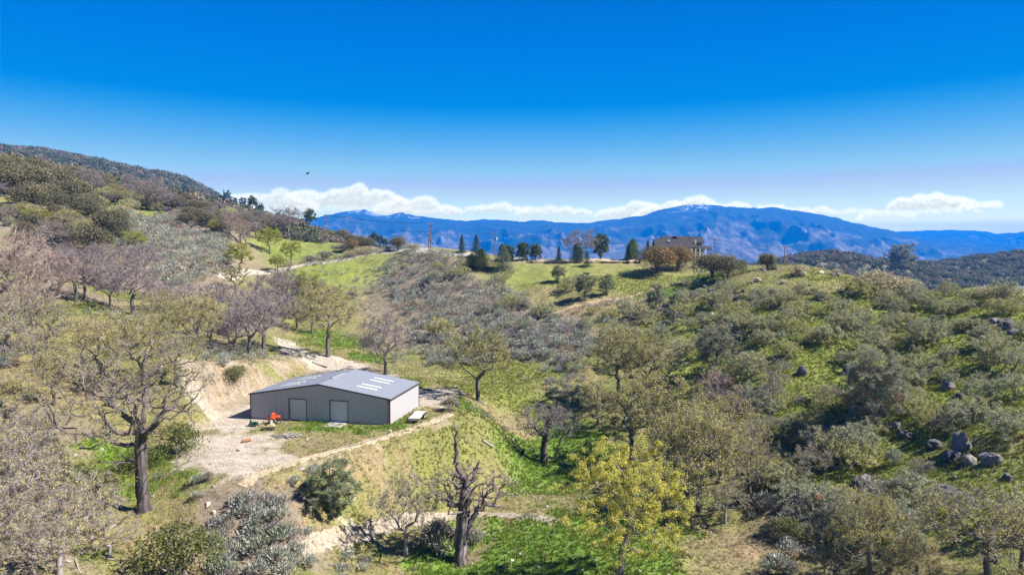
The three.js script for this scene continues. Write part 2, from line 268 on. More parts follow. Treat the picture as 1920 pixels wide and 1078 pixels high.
patch('dirt', 1, [440, 795, 5], [425, 830, 6], [470, 830, 4], [415, 860, 5], [500, 862, 4], [450, 880, 4], [440, 770, 5], [800, 747, 4.5], [818, 735, 4], [805, 760, 3], [610, 690, 6], [660, 694, 6], [720, 706, 4], [400, 780, 4], [640, 1010, 1.4], [700, 1000, 1.4], [470, 940, 2], [580, 735, 6], [680, 720, 6]);
patch('litter', 0.9, [300, 450, 25], [380, 470, 22], [250, 430, 22], [180, 430, 20], [330, 510, 18], [400, 435, 20], [780, 560, 22], [850, 540, 20], [820, 620, 18], [900, 600, 20], [980, 620, 18], [1040, 640, 14], [780, 505, 18], [900, 655, 10], [720, 530, 12], [450, 980, 6], [500, 1020, 6], [430, 1050, 5], [540, 990, 4], [60, 420, 20]);
patch('bank', 0.9, [430, 715, 5], [445, 742, 5], [480, 700, 5], [520, 680, 4], [410, 690, 4], [390, 720, 4], [540, 668, 4], [370, 700, 3], [400, 750, 4]);
patch('dry', 0.6, [420, 700, 1.6], [470, 690, 1.6], [440, 725, 1.2], [395, 705, 1.6]);
patch('soil', 0.85, [640, 677, 4], [660, 682, 3], [700, 692, 3], [620, 672, 2.4], [900, 1040, 2]);
// chaparral soil and brush floor of the surrounding hills
for (const [x, z, r] of [[-420, -560, 190], [-640, -760, 260], [-820, -1000, 320], [-500, -1000, 260], [-330, -420, 90], [-260, -360, 50], [-200, -520, 120], [-200, -800, 200], [250, -560, 150], [420, -780, 220], [650, -860, 260], [820, -1000, 300], [500, -1050, 240], [250, -900, 220], [120, -420, 110], [0, -520, 150], [0, -900, 300], [0, -1600, 700], [900, -1700, 700], [-900, -1900, 700]]) PATCH.push([x, z, r, x % 4 ? [0.075, 0.085, 0.05] : [0.11, 0.10, 0.06], 0.9, 'brush']);
patch('spring', 0.75, [1500, 580, 16], [1700, 570, 18], [1600, 630, 16], [1850, 600, 18], [1500, 740, 12], [1700, 760, 12], [1850, 760, 14], [1600, 860, 10], [1400, 630, 14], [1320, 590, 14], [1300, 700, 10], [1750, 660, 14], [1900, 690, 12], [1450, 680, 12], [1800, 560, 12], [1560, 690, 10], [1660, 930, 8], [1850, 950, 8]);
patch('spring', 0.5, [1120, 515, 22], [1020, 512, 18], [960, 518, 14], [1480, 528, 14], [1560, 520, 12], [1200, 530, 12], [540, 465, 22], [610, 468, 22], [620, 520, 20], [660, 505, 18], [960, 700, 12], [920, 740, 10], [740, 720, 8]);
function cover(x, z) {
  const wx = x + 2.2 * n2(x / 5, z / 5) + 0.9 * n2b(x / 1.7, z / 1.7), wz = z + 2.2 * n2b(x / 5 + 9, z / 5) + 0.9 * n2(x / 1.7, z / 1.7 + 5);
  const a = 0.5 + 0.5 * fbm(x / 16 + 3, z / 16, 4), b = 0.5 + 0.5 * fbm(x / 3.5, z / 3.5 - 8, 3);
  let c = [0, 1, 2].map(k => mix(mix(COVER.green[k], COVER.meadow[k], sstep(0.3, 0.7, a)), COVER.dry[k], 0.55 * sstep(0.45, 0.75, b))), lush = 0.45;
  for (const [px, pz, r, col, s, type] of PATCH) {
    const d = Math.hypot(wx - px, wz - pz) / r; if (d > 1.3) continue;
    const w = s * sstep(1.2, 0.55, d + 0.35 * (b - 0.5));
    for (let k = 0; k < 3; k++) c[k] = mix(c[k], col[k], w);
    lush = mix(lush, type === 'lush' ? 1 : type === 'green' || type === 'spring' ? 0.75 : type === 'meadow' ? 0.5 : type === 'dry' ? 0.3 : 0.03, w);
  }
  const speck = 1 + 0.24 * n2(x / 0.9, z / 0.9) + 0.14 * n2b(x / 2.6, z / 2.6);
  // thatch and bare crumbs between the blades
  const mot = sstep(0.1, 0.75, 0.6 * n2(x / 1.3 + 70, z / 1.3) + 0.6 * n2b(x / 0.8, z / 0.8 + 30)) * (lush > 0.85 ? 0.1 : lush > 0.6 ? 0.26 : lush > 0.15 ? 0.5 : 0.15);
  return { c: c.map((v, k) => mix(v, [0.27, 0.205, 0.13][k], mot) * speck), lush };
}
const groundMat = new THREE.MeshStandardMaterial({ vertexColors: true, map: groundGrain, roughness: 0.97, bumpMap: groundBump, bumpScale: 0.09 });
{
  const g = new THREE.BufferGeometry(), P = new Float32Array(NX * NZ * 3), C = new Float32Array(NX * NZ * 3), T = new Float32Array(NX * NZ * 2), I = [];
  for (let j = 0; j < NZ; j++) for (let i = 0; i < NX; i++) {
    const o = j * NX + i, x = XS[i], z = -ZS[j]; P.set([x, HT[o], z], o * 3); T.set([x / 7, z / 7], o * 2); C.set(cover(x, z).c, o * 3);
    if (i < NX - 1 && j < NZ - 1) I.push(o, o + 1, o + NX, o + 1, o + NX + 1, o + NX);
  }
  g.setAttribute('position', new THREE.BufferAttribute(P, 3)); g.setAttribute('color', new THREE.BufferAttribute(C, 3)); g.setAttribute('uv', new THREE.BufferAttribute(T, 2)); g.setIndex(I); g.computeVertexNormals();
  structure(new THREE.Mesh(g, groundMat), 'ground');
}
console.log('terrain', NX, NZ);

// tracks and roads, draped on the ground with ragged edges
function ribbon(name, pts, width, col, lift = 0.06, rag = 0.5, jit = 0.12) {
  const w = pts.map(p => G(p[0], p[1])).filter(Boolean); if (w.length < 2) { console.log('ribbon lost', name); return; }
  const curve = new THREE.CatmullRomCurve3(w.map(p => V(p.x, 0, p.z))), L = curve.getLength(), n = Math.max(4, Math.ceil(L / 0.6)), K = 9;
  const P = [], C = [], T = [], I = [];
  for (let i = 0; i <= n; i++) {
    const t = i / n, c = curve.getPointAt(t), d = curve.getTangentAt(t), sx = -d.z, sz = d.x, wd = (Array.isArray(width) ? mix(width[0], width[1], t) : width) / 2;
    for (let k = 0; k < K; k++) {
      const s = (k / (K - 1) * 2 - 1), e = wd * (1 + (Math.abs(s) > 0.9 ? rag * n2(c.x / 1.3 + k * 7, c.z / 1.3) : 0)), x = c.x + sx * s * e, z = c.z + sz * s * e;
      P.push(x, H(x, z) + (Math.abs(s) > 0.99 ? -0.05 : lift), z); T.push(x / 7, z / 7);
      const v = 1 + jit * n2(x / 1.1, z / 1.1) + jit * n2b(x / 4, z / 4), gr = sstep(0.15, 0.6, n2b(x / 2.2 + 50, z / 2.2) - 0.25 + 0.5 * Math.abs(s) * rag);
      for (let q = 0; q < 3; q++) C.push(mix(col[q], COVER.dry[q], gr * 0.55 * rag) * v);
      if (i < n && k < K - 1) { const o = i * K + k; I.push(o, o + 1, o + K, o + 1, o + K + 1, o + K); }
    }
  }
  const g = new THREE.BufferGeometry(); g.setAttribute('position', new THREE.Float32BufferAttribute(P, 3)); g.setAttribute('color', new THREE.Float32BufferAttribute(C, 3)); g.setAttribute('uv', new THREE.Float32BufferAttribute(T, 2)); g.setIndex(I); g.computeVertexNormals();
  if (g.attributes.normal.getY(5) < 0) { g.setIndex(I.map((_, k) => I[k - k % 3 + 2 - k % 3])); g.computeVertexNormals(); }
  structure(new THREE.Mesh(g, groundMat), name);
}
const PALE = [0.43, 0.375, 0.315];
ribbon('dirt_driveway', [[528, 636], [540, 650], [565, 664], [600, 676], [640, 687], [675, 692]], [5, 9], PALE);
ribbon('hill_track', [[415, 522], [480, 510], [560, 498], [640, 488], [700, 475], [760, 468]], 4.2, PALE, 0.06, 0.35);
ribbon('ridge_road', [[585, 447], [620, 450], [660, 455], [700, 462], [760, 467], [806, 471], [870, 477], [903, 482]], 5.5, [0.42, 0.40, 0.37], 0.08, 0.12, 0.06);
ribbon('hollow_track', [[560, 1036], [640, 1006], [720, 985], [800, 972], [870, 968], [940, 966], [1000, 970], [1045, 980]], 1.9, [0.36, 0.30, 0.24], 0.06, 0.6);
ribbon('slope_path', [[1010, 592], [1080, 573], [1150, 560], [1220, 545], [1285, 525]], 1.5, [0.36, 0.28, 0.17], 0.06, 0.6);
ribbon('yard_edge_track', [[452, 912], [500, 884], [560, 864], [640, 842], [727, 818], [790, 798], [845, 776]], 1.6, [0.45, 0.36, 0.25], 0.06, 0.8);
ribbon('house_drive', [[930, 489], [1000, 490], [1080, 489], [1150, 489], [1200, 489]], 6, [0.40, 0.33, 0.26], 0.08, 0.3);

// ------------------------------------------------------------------ far ranges
const rockMat = new THREE.MeshStandardMaterial({ vertexColors: true, roughness: 1 });
// a range: skyline as (u, v) at distance D, falling in spurs to the valley on this side and away behind
function range(name, sky, D, near, spur, tint, snow) {
  const us = sky.map(s => s[0]), at = u => { let k = 0; while (k < sky.length - 2 && us[k + 1] < u) k++; const t = clamp((u - us[k]) / (us[k + 1] - us[k])), q = t * t * (3 - 2 * t); return mix(sky[k][1], sky[k + 1][1], mix(t, q, 0.5)); };
  const u0 = us[0], u1 = us[us.length - 1], nu = 760, nt = 150, P = [], C = [], I = [], yv = -150;
  for (let j = 0; j <= nt; j++) for (let i = 0; i <= nu; i++) {
    const t = j / nt * 1.25, u = mix(u0, u1, i / nu), top = spot(u, at(u) + 1.6 * fbm(u / 26, D / 999, 4), D).y;
    const d = mix(near, D, t), x = (u - CX) / F * d;
    const sx = x / 1000 / spur, wob = sx + 0.55 * fbm(sx * 0.7, t * 2.2 + D, 3);
    const ridge = 1 - Math.abs(n2(wob * 1.1, t * 0.9 + D / 777)) * 1.5, r2 = 1 - Math.abs(n2(wob * 2.7 + 5, t * 2.4)) * 1.6, fine = fbm(x / 350, d / 350, 4);
    const env = t <= 1 ? Math.pow(t, 1.15) : 1 - (t - 1) * 1.6;
    const cut = t <= 1 ? Math.sin(Math.PI * Math.min(1, t)) : 0;
    const y = yv + (top - yv) * (env + cut * (0.13 * ridge + 0.06 * r2 - 0.11)) + cut * fine * 70 * (D / 8000) + (t > 0.85 ? 0 : 0);
    P.push(x, y, -d);
    const f = fbm(x / 900, d / 900 + y / 300, 5), grass = sstep(0.72, 0.3, env + f * 0.6 - 0.16 * (r2 - 0.5) - 0.12 * (ridge - 0.5)), sp = n2(x / 60, d / 60), sp2 = n2b(x / 160, d / 160);
    let c = [0, 1, 2].map(k => mix([0.005, 0.014, 0.014][k] * tint, [0.125, 0.105, 0.095][k] * tint, grass * (0.75 + 0.25 * sp)) * (1 + 0.35 * sp2 + 0.3 * sp));
    if (snow) for (const [su, w, lo, hi] of snow) { const m = sstep(w, 0, Math.abs(u - su)) * sstep(lo, hi, env) * sstep(0.1, 0.5, sp * 0.6 + n2(x / 130, y / 40) * 0.6); c = c.map(v => mix(v, 0.6, m)); }
    C.push(...c);
    if (i < nu && j < nt) { const o = j * (nu + 1) + i; I.push(o, o + 1, o + nu + 1, o + 1, o + nu + 2, o + nu + 1); }
  }
  const g = new THREE.BufferGeometry(); g.setAttribute('position', new THREE.Float32BufferAttribute(P, 3)); g.setAttribute('color', new THREE.Float32BufferAttribute(C, 3)); g.setIndex(I); g.computeVertexNormals();
  structure(new THREE.Mesh(g, rockMat), name);
}
range('mountain_range', [[300, 440], [480, 420], [590, 408], [620, 402], [650, 396], [683, 393], [710, 402], [728, 404], [745, 399], [758, 398], [780, 405], [820, 409], [870, 414], [910, 411], [935, 412], [985, 416], [1000, 412], [1050, 417], [1100, 418], [1150, 411], [1200, 405], [1240, 392], [1290, 384], [1320, 383], [1370, 388], [1420, 390], [1450, 389], [1500, 396], [1560, 406], [1600, 418], [1660, 430], [1700, 440], [1740, 452], [1800, 458], [1860, 464], [1920, 470], [2050, 478], [2250, 482]], 8000, 3700, 1.0, 1, [[1300, 55, 0.86, 0.93], [690, 60, 0.88, 0.95], [760, 40, 0.9, 0.97]]);
range('far_mountain_range', [[1500, 450], [1620, 440], [1690, 434], [1740, 432], [1790, 431], [1840, 433], [1870, 438], [1920, 435], [1990, 432], [2200, 440]], 12000, 9600, 1.6, 1, null);
range('foothill_range', [[1640, 462], [1700, 450], [1760, 447], [1800, 449], [1850, 453], [1920, 458], [2000, 460], [2200, 466]], 9600, 7600, 1.2, 1, null);

// ------------------------------------------------------------------ plants
const barkMat = new THREE.MeshStandardMaterial({ vertexColors: true, roughness: 0.95 });
const leafMat = new THREE.MeshPhysicalMaterial({ vertexColors: true, roughness: 0.9, transmission: 0.35, thickness: 0, specularIntensity: 0.25, side: THREE.DoubleSide });
const twigMat = new THREE.MeshStandardMaterial({ vertexColors: true, roughness: 0.95, side: THREE.DoubleSide });
const pick = (r, list) => list[Math.min(list.length - 1, Math.floor(r() * list.length))];
const vary = (r, c, a = 0.18) => { const k = 1 + (r() - 0.5) * 2 * a; return [c[0] * k * (1 + (r() - 0.5) * a * 0.6), c[1] * k, c[2] * k * (1 + (r() - 0.5) * a * 0.6)]; };
const unit = r => { const z = r() * 2 - 1, a = r() * 6.2832, s = Math.sqrt(1 - z * z); return [s * Math.cos(a), z, s * Math.sin(a)]; };
const gauss = r => (r() + r() + r() + r() - 2) * 0.9;

// a leaf set among others: it lies mostly towards the light above and outwards
function spray(gb, x, y, z, out, l, w, c, r, fan) {
  const q = unit(r), k = unit(r); let nx = out[0] * 0.5 + q[0] * 0.8, ny = out[1] * 0.5 + q[1] * 0.8 + 0.45, nz = out[2] * 0.5 + q[2] * 0.8; let m = Math.hypot(nx, ny, nz) || 1; nx /= m; ny /= m; nz /= m;
  let dx = k[0], dy = k[1], dz = k[2]; const t = dx * nx + dy * ny + dz * nz; dx -= t * nx; dy -= t * ny; dz -= t * nz; m = Math.hypot(dx, dy, dz) || 1; dx /= m; dy /= m; dz /= m;
  if (fan) { dx = out[0] * 0.8 + k[0] * 0.5; dy = out[1] * 0.6 + 0.45 + k[1] * 0.4; dz = out[2] * 0.8 + k[2] * 0.5; m = Math.hypot(dx, dy, dz) || 1; dx /= m; dy /= m; dz /= m; let ax = dy * nz - dz * ny, ay = dz * nx - dx * nz, az = dx * ny - dy * nx; m = Math.hypot(ax, ay, az) || 1; gb.leaf(x, y, z, dx, dy, dz, l, ax / m, ay / m, az / m, w, c); return; }
  gb.leaf(x, y, z, dx, dy, dz, l, dy * nz - dz * ny, dz * nx - dx * nz, dx * ny - dy * nx, w, c);
}
// Branches reach for points spread through the crown; each joins the nearest limb, limbs thicken with what they carry.
function skeleton(P, r) {
  const nodes = [], add = (p, parent) => { nodes.push({ p, parent, kids: 0, load: 0, len: parent < 0 ? 0 : nodes[parent].len + p.distanceTo(nodes[parent].p) }); return nodes.length - 1; };
  const chains = [], limbChains = [];
  const seg = P.seg || 0.55;
  const runTo = (from, target, curl = 0.3) => {
    const a = nodes[from].p, par = nodes[from].parent, d = target.distanceTo(a), n = Math.max(1, Math.round(d / seg));
    const dir = par >= 0 ? a.clone().sub(nodes[par].p).normalize() : V(0, 1, 0), c = a.clone().addScaledVector(dir, d * curl).add(V(0, P.sag ? -d * P.sag : 0, 0));
    const chain = [from]; let last = from;
    for (let k = 1; k <= n; k++) {
      const t = k / n, p = a.clone().multiplyScalar((1 - t) ** 2).addScaledVector(c, 2 * t * (1 - t)).addScaledVector(target, t * t);
      if (k < n) { const j = P.gnarl * seg; p.add(V((r() - 0.5) * j, (r() - 0.5) * j, (r() - 0.5) * j)); }
      last = add(p, last); chain.push(last);
    }
    chains.push(chain); return last;
  };
  let tip = add(V(0, -0.3, 0), -1);
  const first = [tip];
  const trunk = P.trunk || [[(r() - 0.5) * 0.08 * P.trunkH + (P.lean || 0) * P.trunkH * 0.4, P.trunkH * 0.5, (r() - 0.5) * 0.08 * P.trunkH], [(P.lean || 0) * P.trunkH, P.trunkH, (r() - 0.5) * 0.1 * P.trunkH]];
  for (const q of trunk) { const b = V(...q), a = nodes[tip].p.clone(), n = Math.max(1, Math.round(b.distanceTo(a) / seg)); for (let k = 1; k <= n; k++) { const p = a.clone().lerp(b, k / n); if (k < n) p.add(V((r() - 0.5) * 0.12 * P.gnarl, 0, (r() - 0.5) * 0.12 * P.gnarl)); tip = add(p, tip); first.push(tip); } }
  chains.push(first);
  const fork = Math.max(1, Math.floor(first.length * (P.forkAt ?? 0.75)));
  const ok = new Set(); for (let k = fork; k < first.length; k++) ok.add(first[k]);
  const free = i => ok.has(i) || i >= first.length;
  for (const limb of P.limbs || []) { let best = first[fork], bd = 1e9; const q = V(...limb[0]); nodes.forEach((n, i) => { const d = n.p.distanceTo(q); if (d < bd && i < first.length + 1e9) { bd = d; best = i; } }); const li = (P.limbs || []).indexOf(limb); let cur = best; const from = chains.length, whole = [best]; for (const w of limb) { cur = runTo(cur, V(...w), 0.12); whole.push(...chains.pop().slice(1)); } chains.length = from; chains.push(whole); limbChains.push(whole); nodes[cur].own = P.limbLoads?.[li]; }
  const e = P.env, lean = (P.lean || 0) * P.trunkH, T = [];
  for (let k = 0, guard = 0; k < P.n && guard < P.n * 30; guard++) {
    const d = unit(r), rad = Math.pow(r(), P.fill || 0.45), lump = 1 + 0.22 * n3(d[0] * 1.7 + P.seed, d[1] * 1.7, d[2] * 1.7 - P.seed);
    if (d[1] < -0.55 && r() < 0.7) continue;
    T.push(V(lean + (e.x || 0) + d[0] * e.rx * rad * lump, e.cy + d[1] * e.ry * rad * lump, (e.z || 0) + d[2] * (e.rz || e.rx) * rad * lump)); k++;
  }
  const top = nodes[first[first.length - 1]].p; T.sort((a, b) => a.distanceTo(top) - b.distanceTo(top));
  const tips = [];
  for (const t of T) {
    let best = -1, bd = 1e9;
    for (let i = 0; i < nodes.length; i++) { if (!free(i)) continue; const n = nodes[i], d = n.p.distanceTo(t) + 0.22 * n.len + (t.y < n.p.y - 0.3 ? 0.3 * (n.p.y - t.y) : 0); if (d < bd) { bd = d; best = i; } }
    tips.push(runTo(best, t, 0.25));
  }
  for (const t of tips) for (let i = t; i >= 0; i = nodes[i].parent) nodes[i].load++;
  for (const c of chains) { const end = c[c.length - 1]; if (!nodes[end].load) for (let i = end; i >= 0; i = nodes[i].parent) nodes[i].load += nodes[end].own || P.limbLoad || 1.5; }
  const maxLoad = nodes[0].load;
  for (const n of nodes) n.r = Math.max(P.tipR || 0.02, P.trunkR * Math.pow(n.load / maxLoad, P.pipe || 0.5));
  for (const c of limbChains) { const cut = nodes[c[c.length - 1]].r * (P.limbTaper ?? 0.5); c.forEach((i, k) => { if (k) nodes[i].r = Math.max(P.tipR || 0.02, nodes[i].r - cut * Math.pow(k / (c.length - 1), 1.3)); }); }
  return { nodes, chains, tips };
}
function makeTree(P) {
  const r = rng(P.seed * 7919 + 3), S = skeleton(P, r), wood = new GB(), crown = new GB(), { nodes } = S;
  S.chains.forEach((c, ci) => {
    const trunk = ci === 0, pts = c.map(i => nodes[i].p), rad = c.map((i, k) => k === 0 && !trunk ? Math.min(nodes[i].r, nodes[c[1]].r * 1.15) : nodes[i].r);
    if (trunk) { rad[0] *= 1.75; if (rad.length > 1) rad[1] *= 1.25; }
    const last = rad.length - 1; if (S.tips.includes(c[last])) rad[last] *= 0.5; if (P.stub && !trunk && !S.tips.includes(c[last])) { rad[last] *= 0.3; if (last > 1) rad[last - 1] *= 0.7; }
    const big = rad[0] > 0.15 && P.hero, sides = big ? 18 : rad[0] > 0.1 ? 7 : rad[0] > 0.045 ? 5 : 4;
    const tones = Array.from({ length: sides }, () => vary(r, pick(r, P.bark), 0.22));
    wood.tube(pts, rad, sides, (k, s) => big ? vary(r, tones[s].map(q => q * (s % 3 ? 1.15 : 0.42)), 0.4) : tones[s]);
    if (P.shag && big) pts.forEach((p, k) => { for (let m = 0; m < P.shag; m++) { const u = unit(r); wood.sliver(p.x + u[0] * rad[k], p.y + (r() - 0.5) * 0.5, p.z + u[2] * rad[k], u[0], u[1] * 0.6 + 0.2, u[2], 0.25 + r() * 0.3, 0.03, vary(r, pick(r, PALETWIG), 0.2), r); } });
  });
  const K = P.twigs || 0, Lf = P.leaves || 0;
  for (const t of S.tips) {
    const ends = [t]; let q = nodes[t].parent; for (let k = 0; k < (P.back ?? 2) && q >= 0 && nodes[q].load < 4; k++) { ends.push(q); q = nodes[q].parent; }
    const par = nodes[nodes[t].parent].p, dir = nodes[t].p.clone().sub(par).normalize();
    for (const en of ends) {
      const p = nodes[en].p;
      for (let k = 0; k < K; k++) {
        const u = unit(r), dx = dir.x * 0.55 + u[0], dy = dir.y * 0.5 + u[1] + (P.twigUp || 0.1), dz = dir.z * 0.55 + u[2], m = Math.hypot(dx, dy, dz), l = P.twigL * (0.5 + r() * 0.8), c = vary(r, pick(r, P.twigCol || P.bark), 0.2);
        const ex = dx / m, ey = dy / m, ez = dz / m, ox = p.x + (r() - 0.5) * 0.15, oy = p.y + (r() - 0.5) * 0.15, oz = p.z + (r() - 0.5) * 0.15;
        wood.sliver(ox, oy, oz, ex, ey, ez, l, P.twigW || 0.03, c, r);
        const u2 = unit(r), fx = ex + u2[0] * 0.6, fy = ey + u2[1] * 0.6, fz = ez + u2[2] * 0.6, fm = Math.hypot(fx, fy, fz), b = 0.3 + r() * 0.4;
        wood.sliver(ox + ex * l * b, oy + ey * l * b, oz + ez * l * b, fx / fm, fy / fm, fz / fm, l * 0.7, (P.twigW || 0.03) * 0.8, c, r);
        if (P.bud && r() < P.bud) { const cc = vary(r, pick(r, P.leafCol), 0.2); for (let m2 = 0; m2 < 6; m2++) { const d2 = unit(r), sz = P.leafS * (0.6 + r() * 0.7), w2 = 0.5 + r() * 0.55; spray(crown, ox + ex * l * w2 + d2[0] * 0.14, oy + ey * l * w2 + d2[1] * 0.14, oz + ez * l * w2 + d2[2] * 0.14, d2, sz, sz * 0.8, cc, r); } }
      }
      const tone = pick(r, P.leafCol || [[0.2, 0.2, 0.1]]), red = P.rust && r() < P.rust;
      for (let k = 0; k < Lf; k++) {
        const sz = P.leafS * (0.6 + r() * 0.8), R = P.clump, gx = gauss(r), gy = gauss(r), gz = gauss(r);
        spray(crown, p.x + gx * R, p.y + gy * R * 0.8, p.z + gz * R, [gx, gy, gz], sz, sz * (P.leafW || 0.75), red ? vary(r, [0.38, 0.16, 0.09], 0.2) : vary(r, r() < 0.7 ? tone : pick(r, P.leafCol), 0.22), r);
      }
      if (P.needles) { // tufts of long needles
        for (let k = 0; k < P.tufts; k++) { const ox = p.x + gauss(r) * P.clump, oy = p.y + gauss(r) * P.clump, oz = p.z + gauss(r) * P.clump, cc = red ? vary(r, [0.40, 0.17, 0.10], 0.2) : vary(r, pick(r, P.leafCol), 0.2); for (let m = 0; m < P.needles; m++) { const u = unit(r); crown.sliver(ox, oy, oz, u[0], u[1] * 0.8 + 0.35, u[2], P.needleL * (0.7 + r() * 0.6), P.needleW, cc, r); } }
      }
    }
  }
  return { wood: wood.build(), crown: crown.p.length ? crown.build() : null, H: P.H };
}
const GREYBARK = [[0.20, 0.175, 0.165], [0.15, 0.125, 0.12], [0.25, 0.22, 0.20]], DARKBARK = [[0.11, 0.09, 0.08], [0.075, 0.06, 0.055], [0.15, 0.125, 0.11]], PALETWIG = [[0.25, 0.21, 0.18], [0.175, 0.145, 0.125], [0.31, 0.265, 0.225]];
const PURPLE = [[0.205, 0.165, 0.165], [0.155, 0.125, 0.125], [0.26, 0.215, 0.21]], ROSE = [[0.27, 0.18, 0.15], [0.21, 0.145, 0.12], [0.31, 0.235, 0.21]];
const BUDS = [[0.38, 0.355, 0.09], [0.30, 0.30, 0.075], [0.42, 0.375, 0.13], [0.33, 0.27, 0.09]], GOLD = [[0.50, 0.45, 0.075], [0.44, 0.42, 0.075], [0.38, 0.385, 0.07], [0.54, 0.48, 0.11]], LIME = [[0.29, 0.30, 0.035], [0.23, 0.25, 0.035], [0.33, 0.32, 0.05]], OLIVEBUD = [[0.32, 0.31, 0.09], [0.26, 0.26, 0.075], [0.34, 0.30, 0.12], [0.25, 0.20, 0.10]];
const LIVE = [[0.14, 0.125, 0.06], [0.17, 0.145, 0.08], [0.12, 0.12, 0.058], [0.205, 0.17, 0.10]], RUSSET = [[0.23, 0.145, 0.06], [0.19, 0.13, 0.055], [0.14, 0.115, 0.05], [0.28, 0.175, 0.08]], DKGREEN = [[0.045, 0.075, 0.022], [0.06, 0.09, 0.03], [0.035, 0.06, 0.02]];
const SCRUB = [[0.36, 0.355, 0.155], [0.28, 0.29, 0.12], [0.42, 0.40, 0.195], [0.34, 0.32, 0.20]];
const base = { H: 10, trunkH: 2.6, trunkR: 0.26, pipe: 0.5, tipR: 0.018, forkAt: 0.6, env: { cy: 6.0, rx: 4.6, ry: 3.7 }, n: 170, gnarl: 0.65, bark: DARKBARK, leafCol: BUDS };
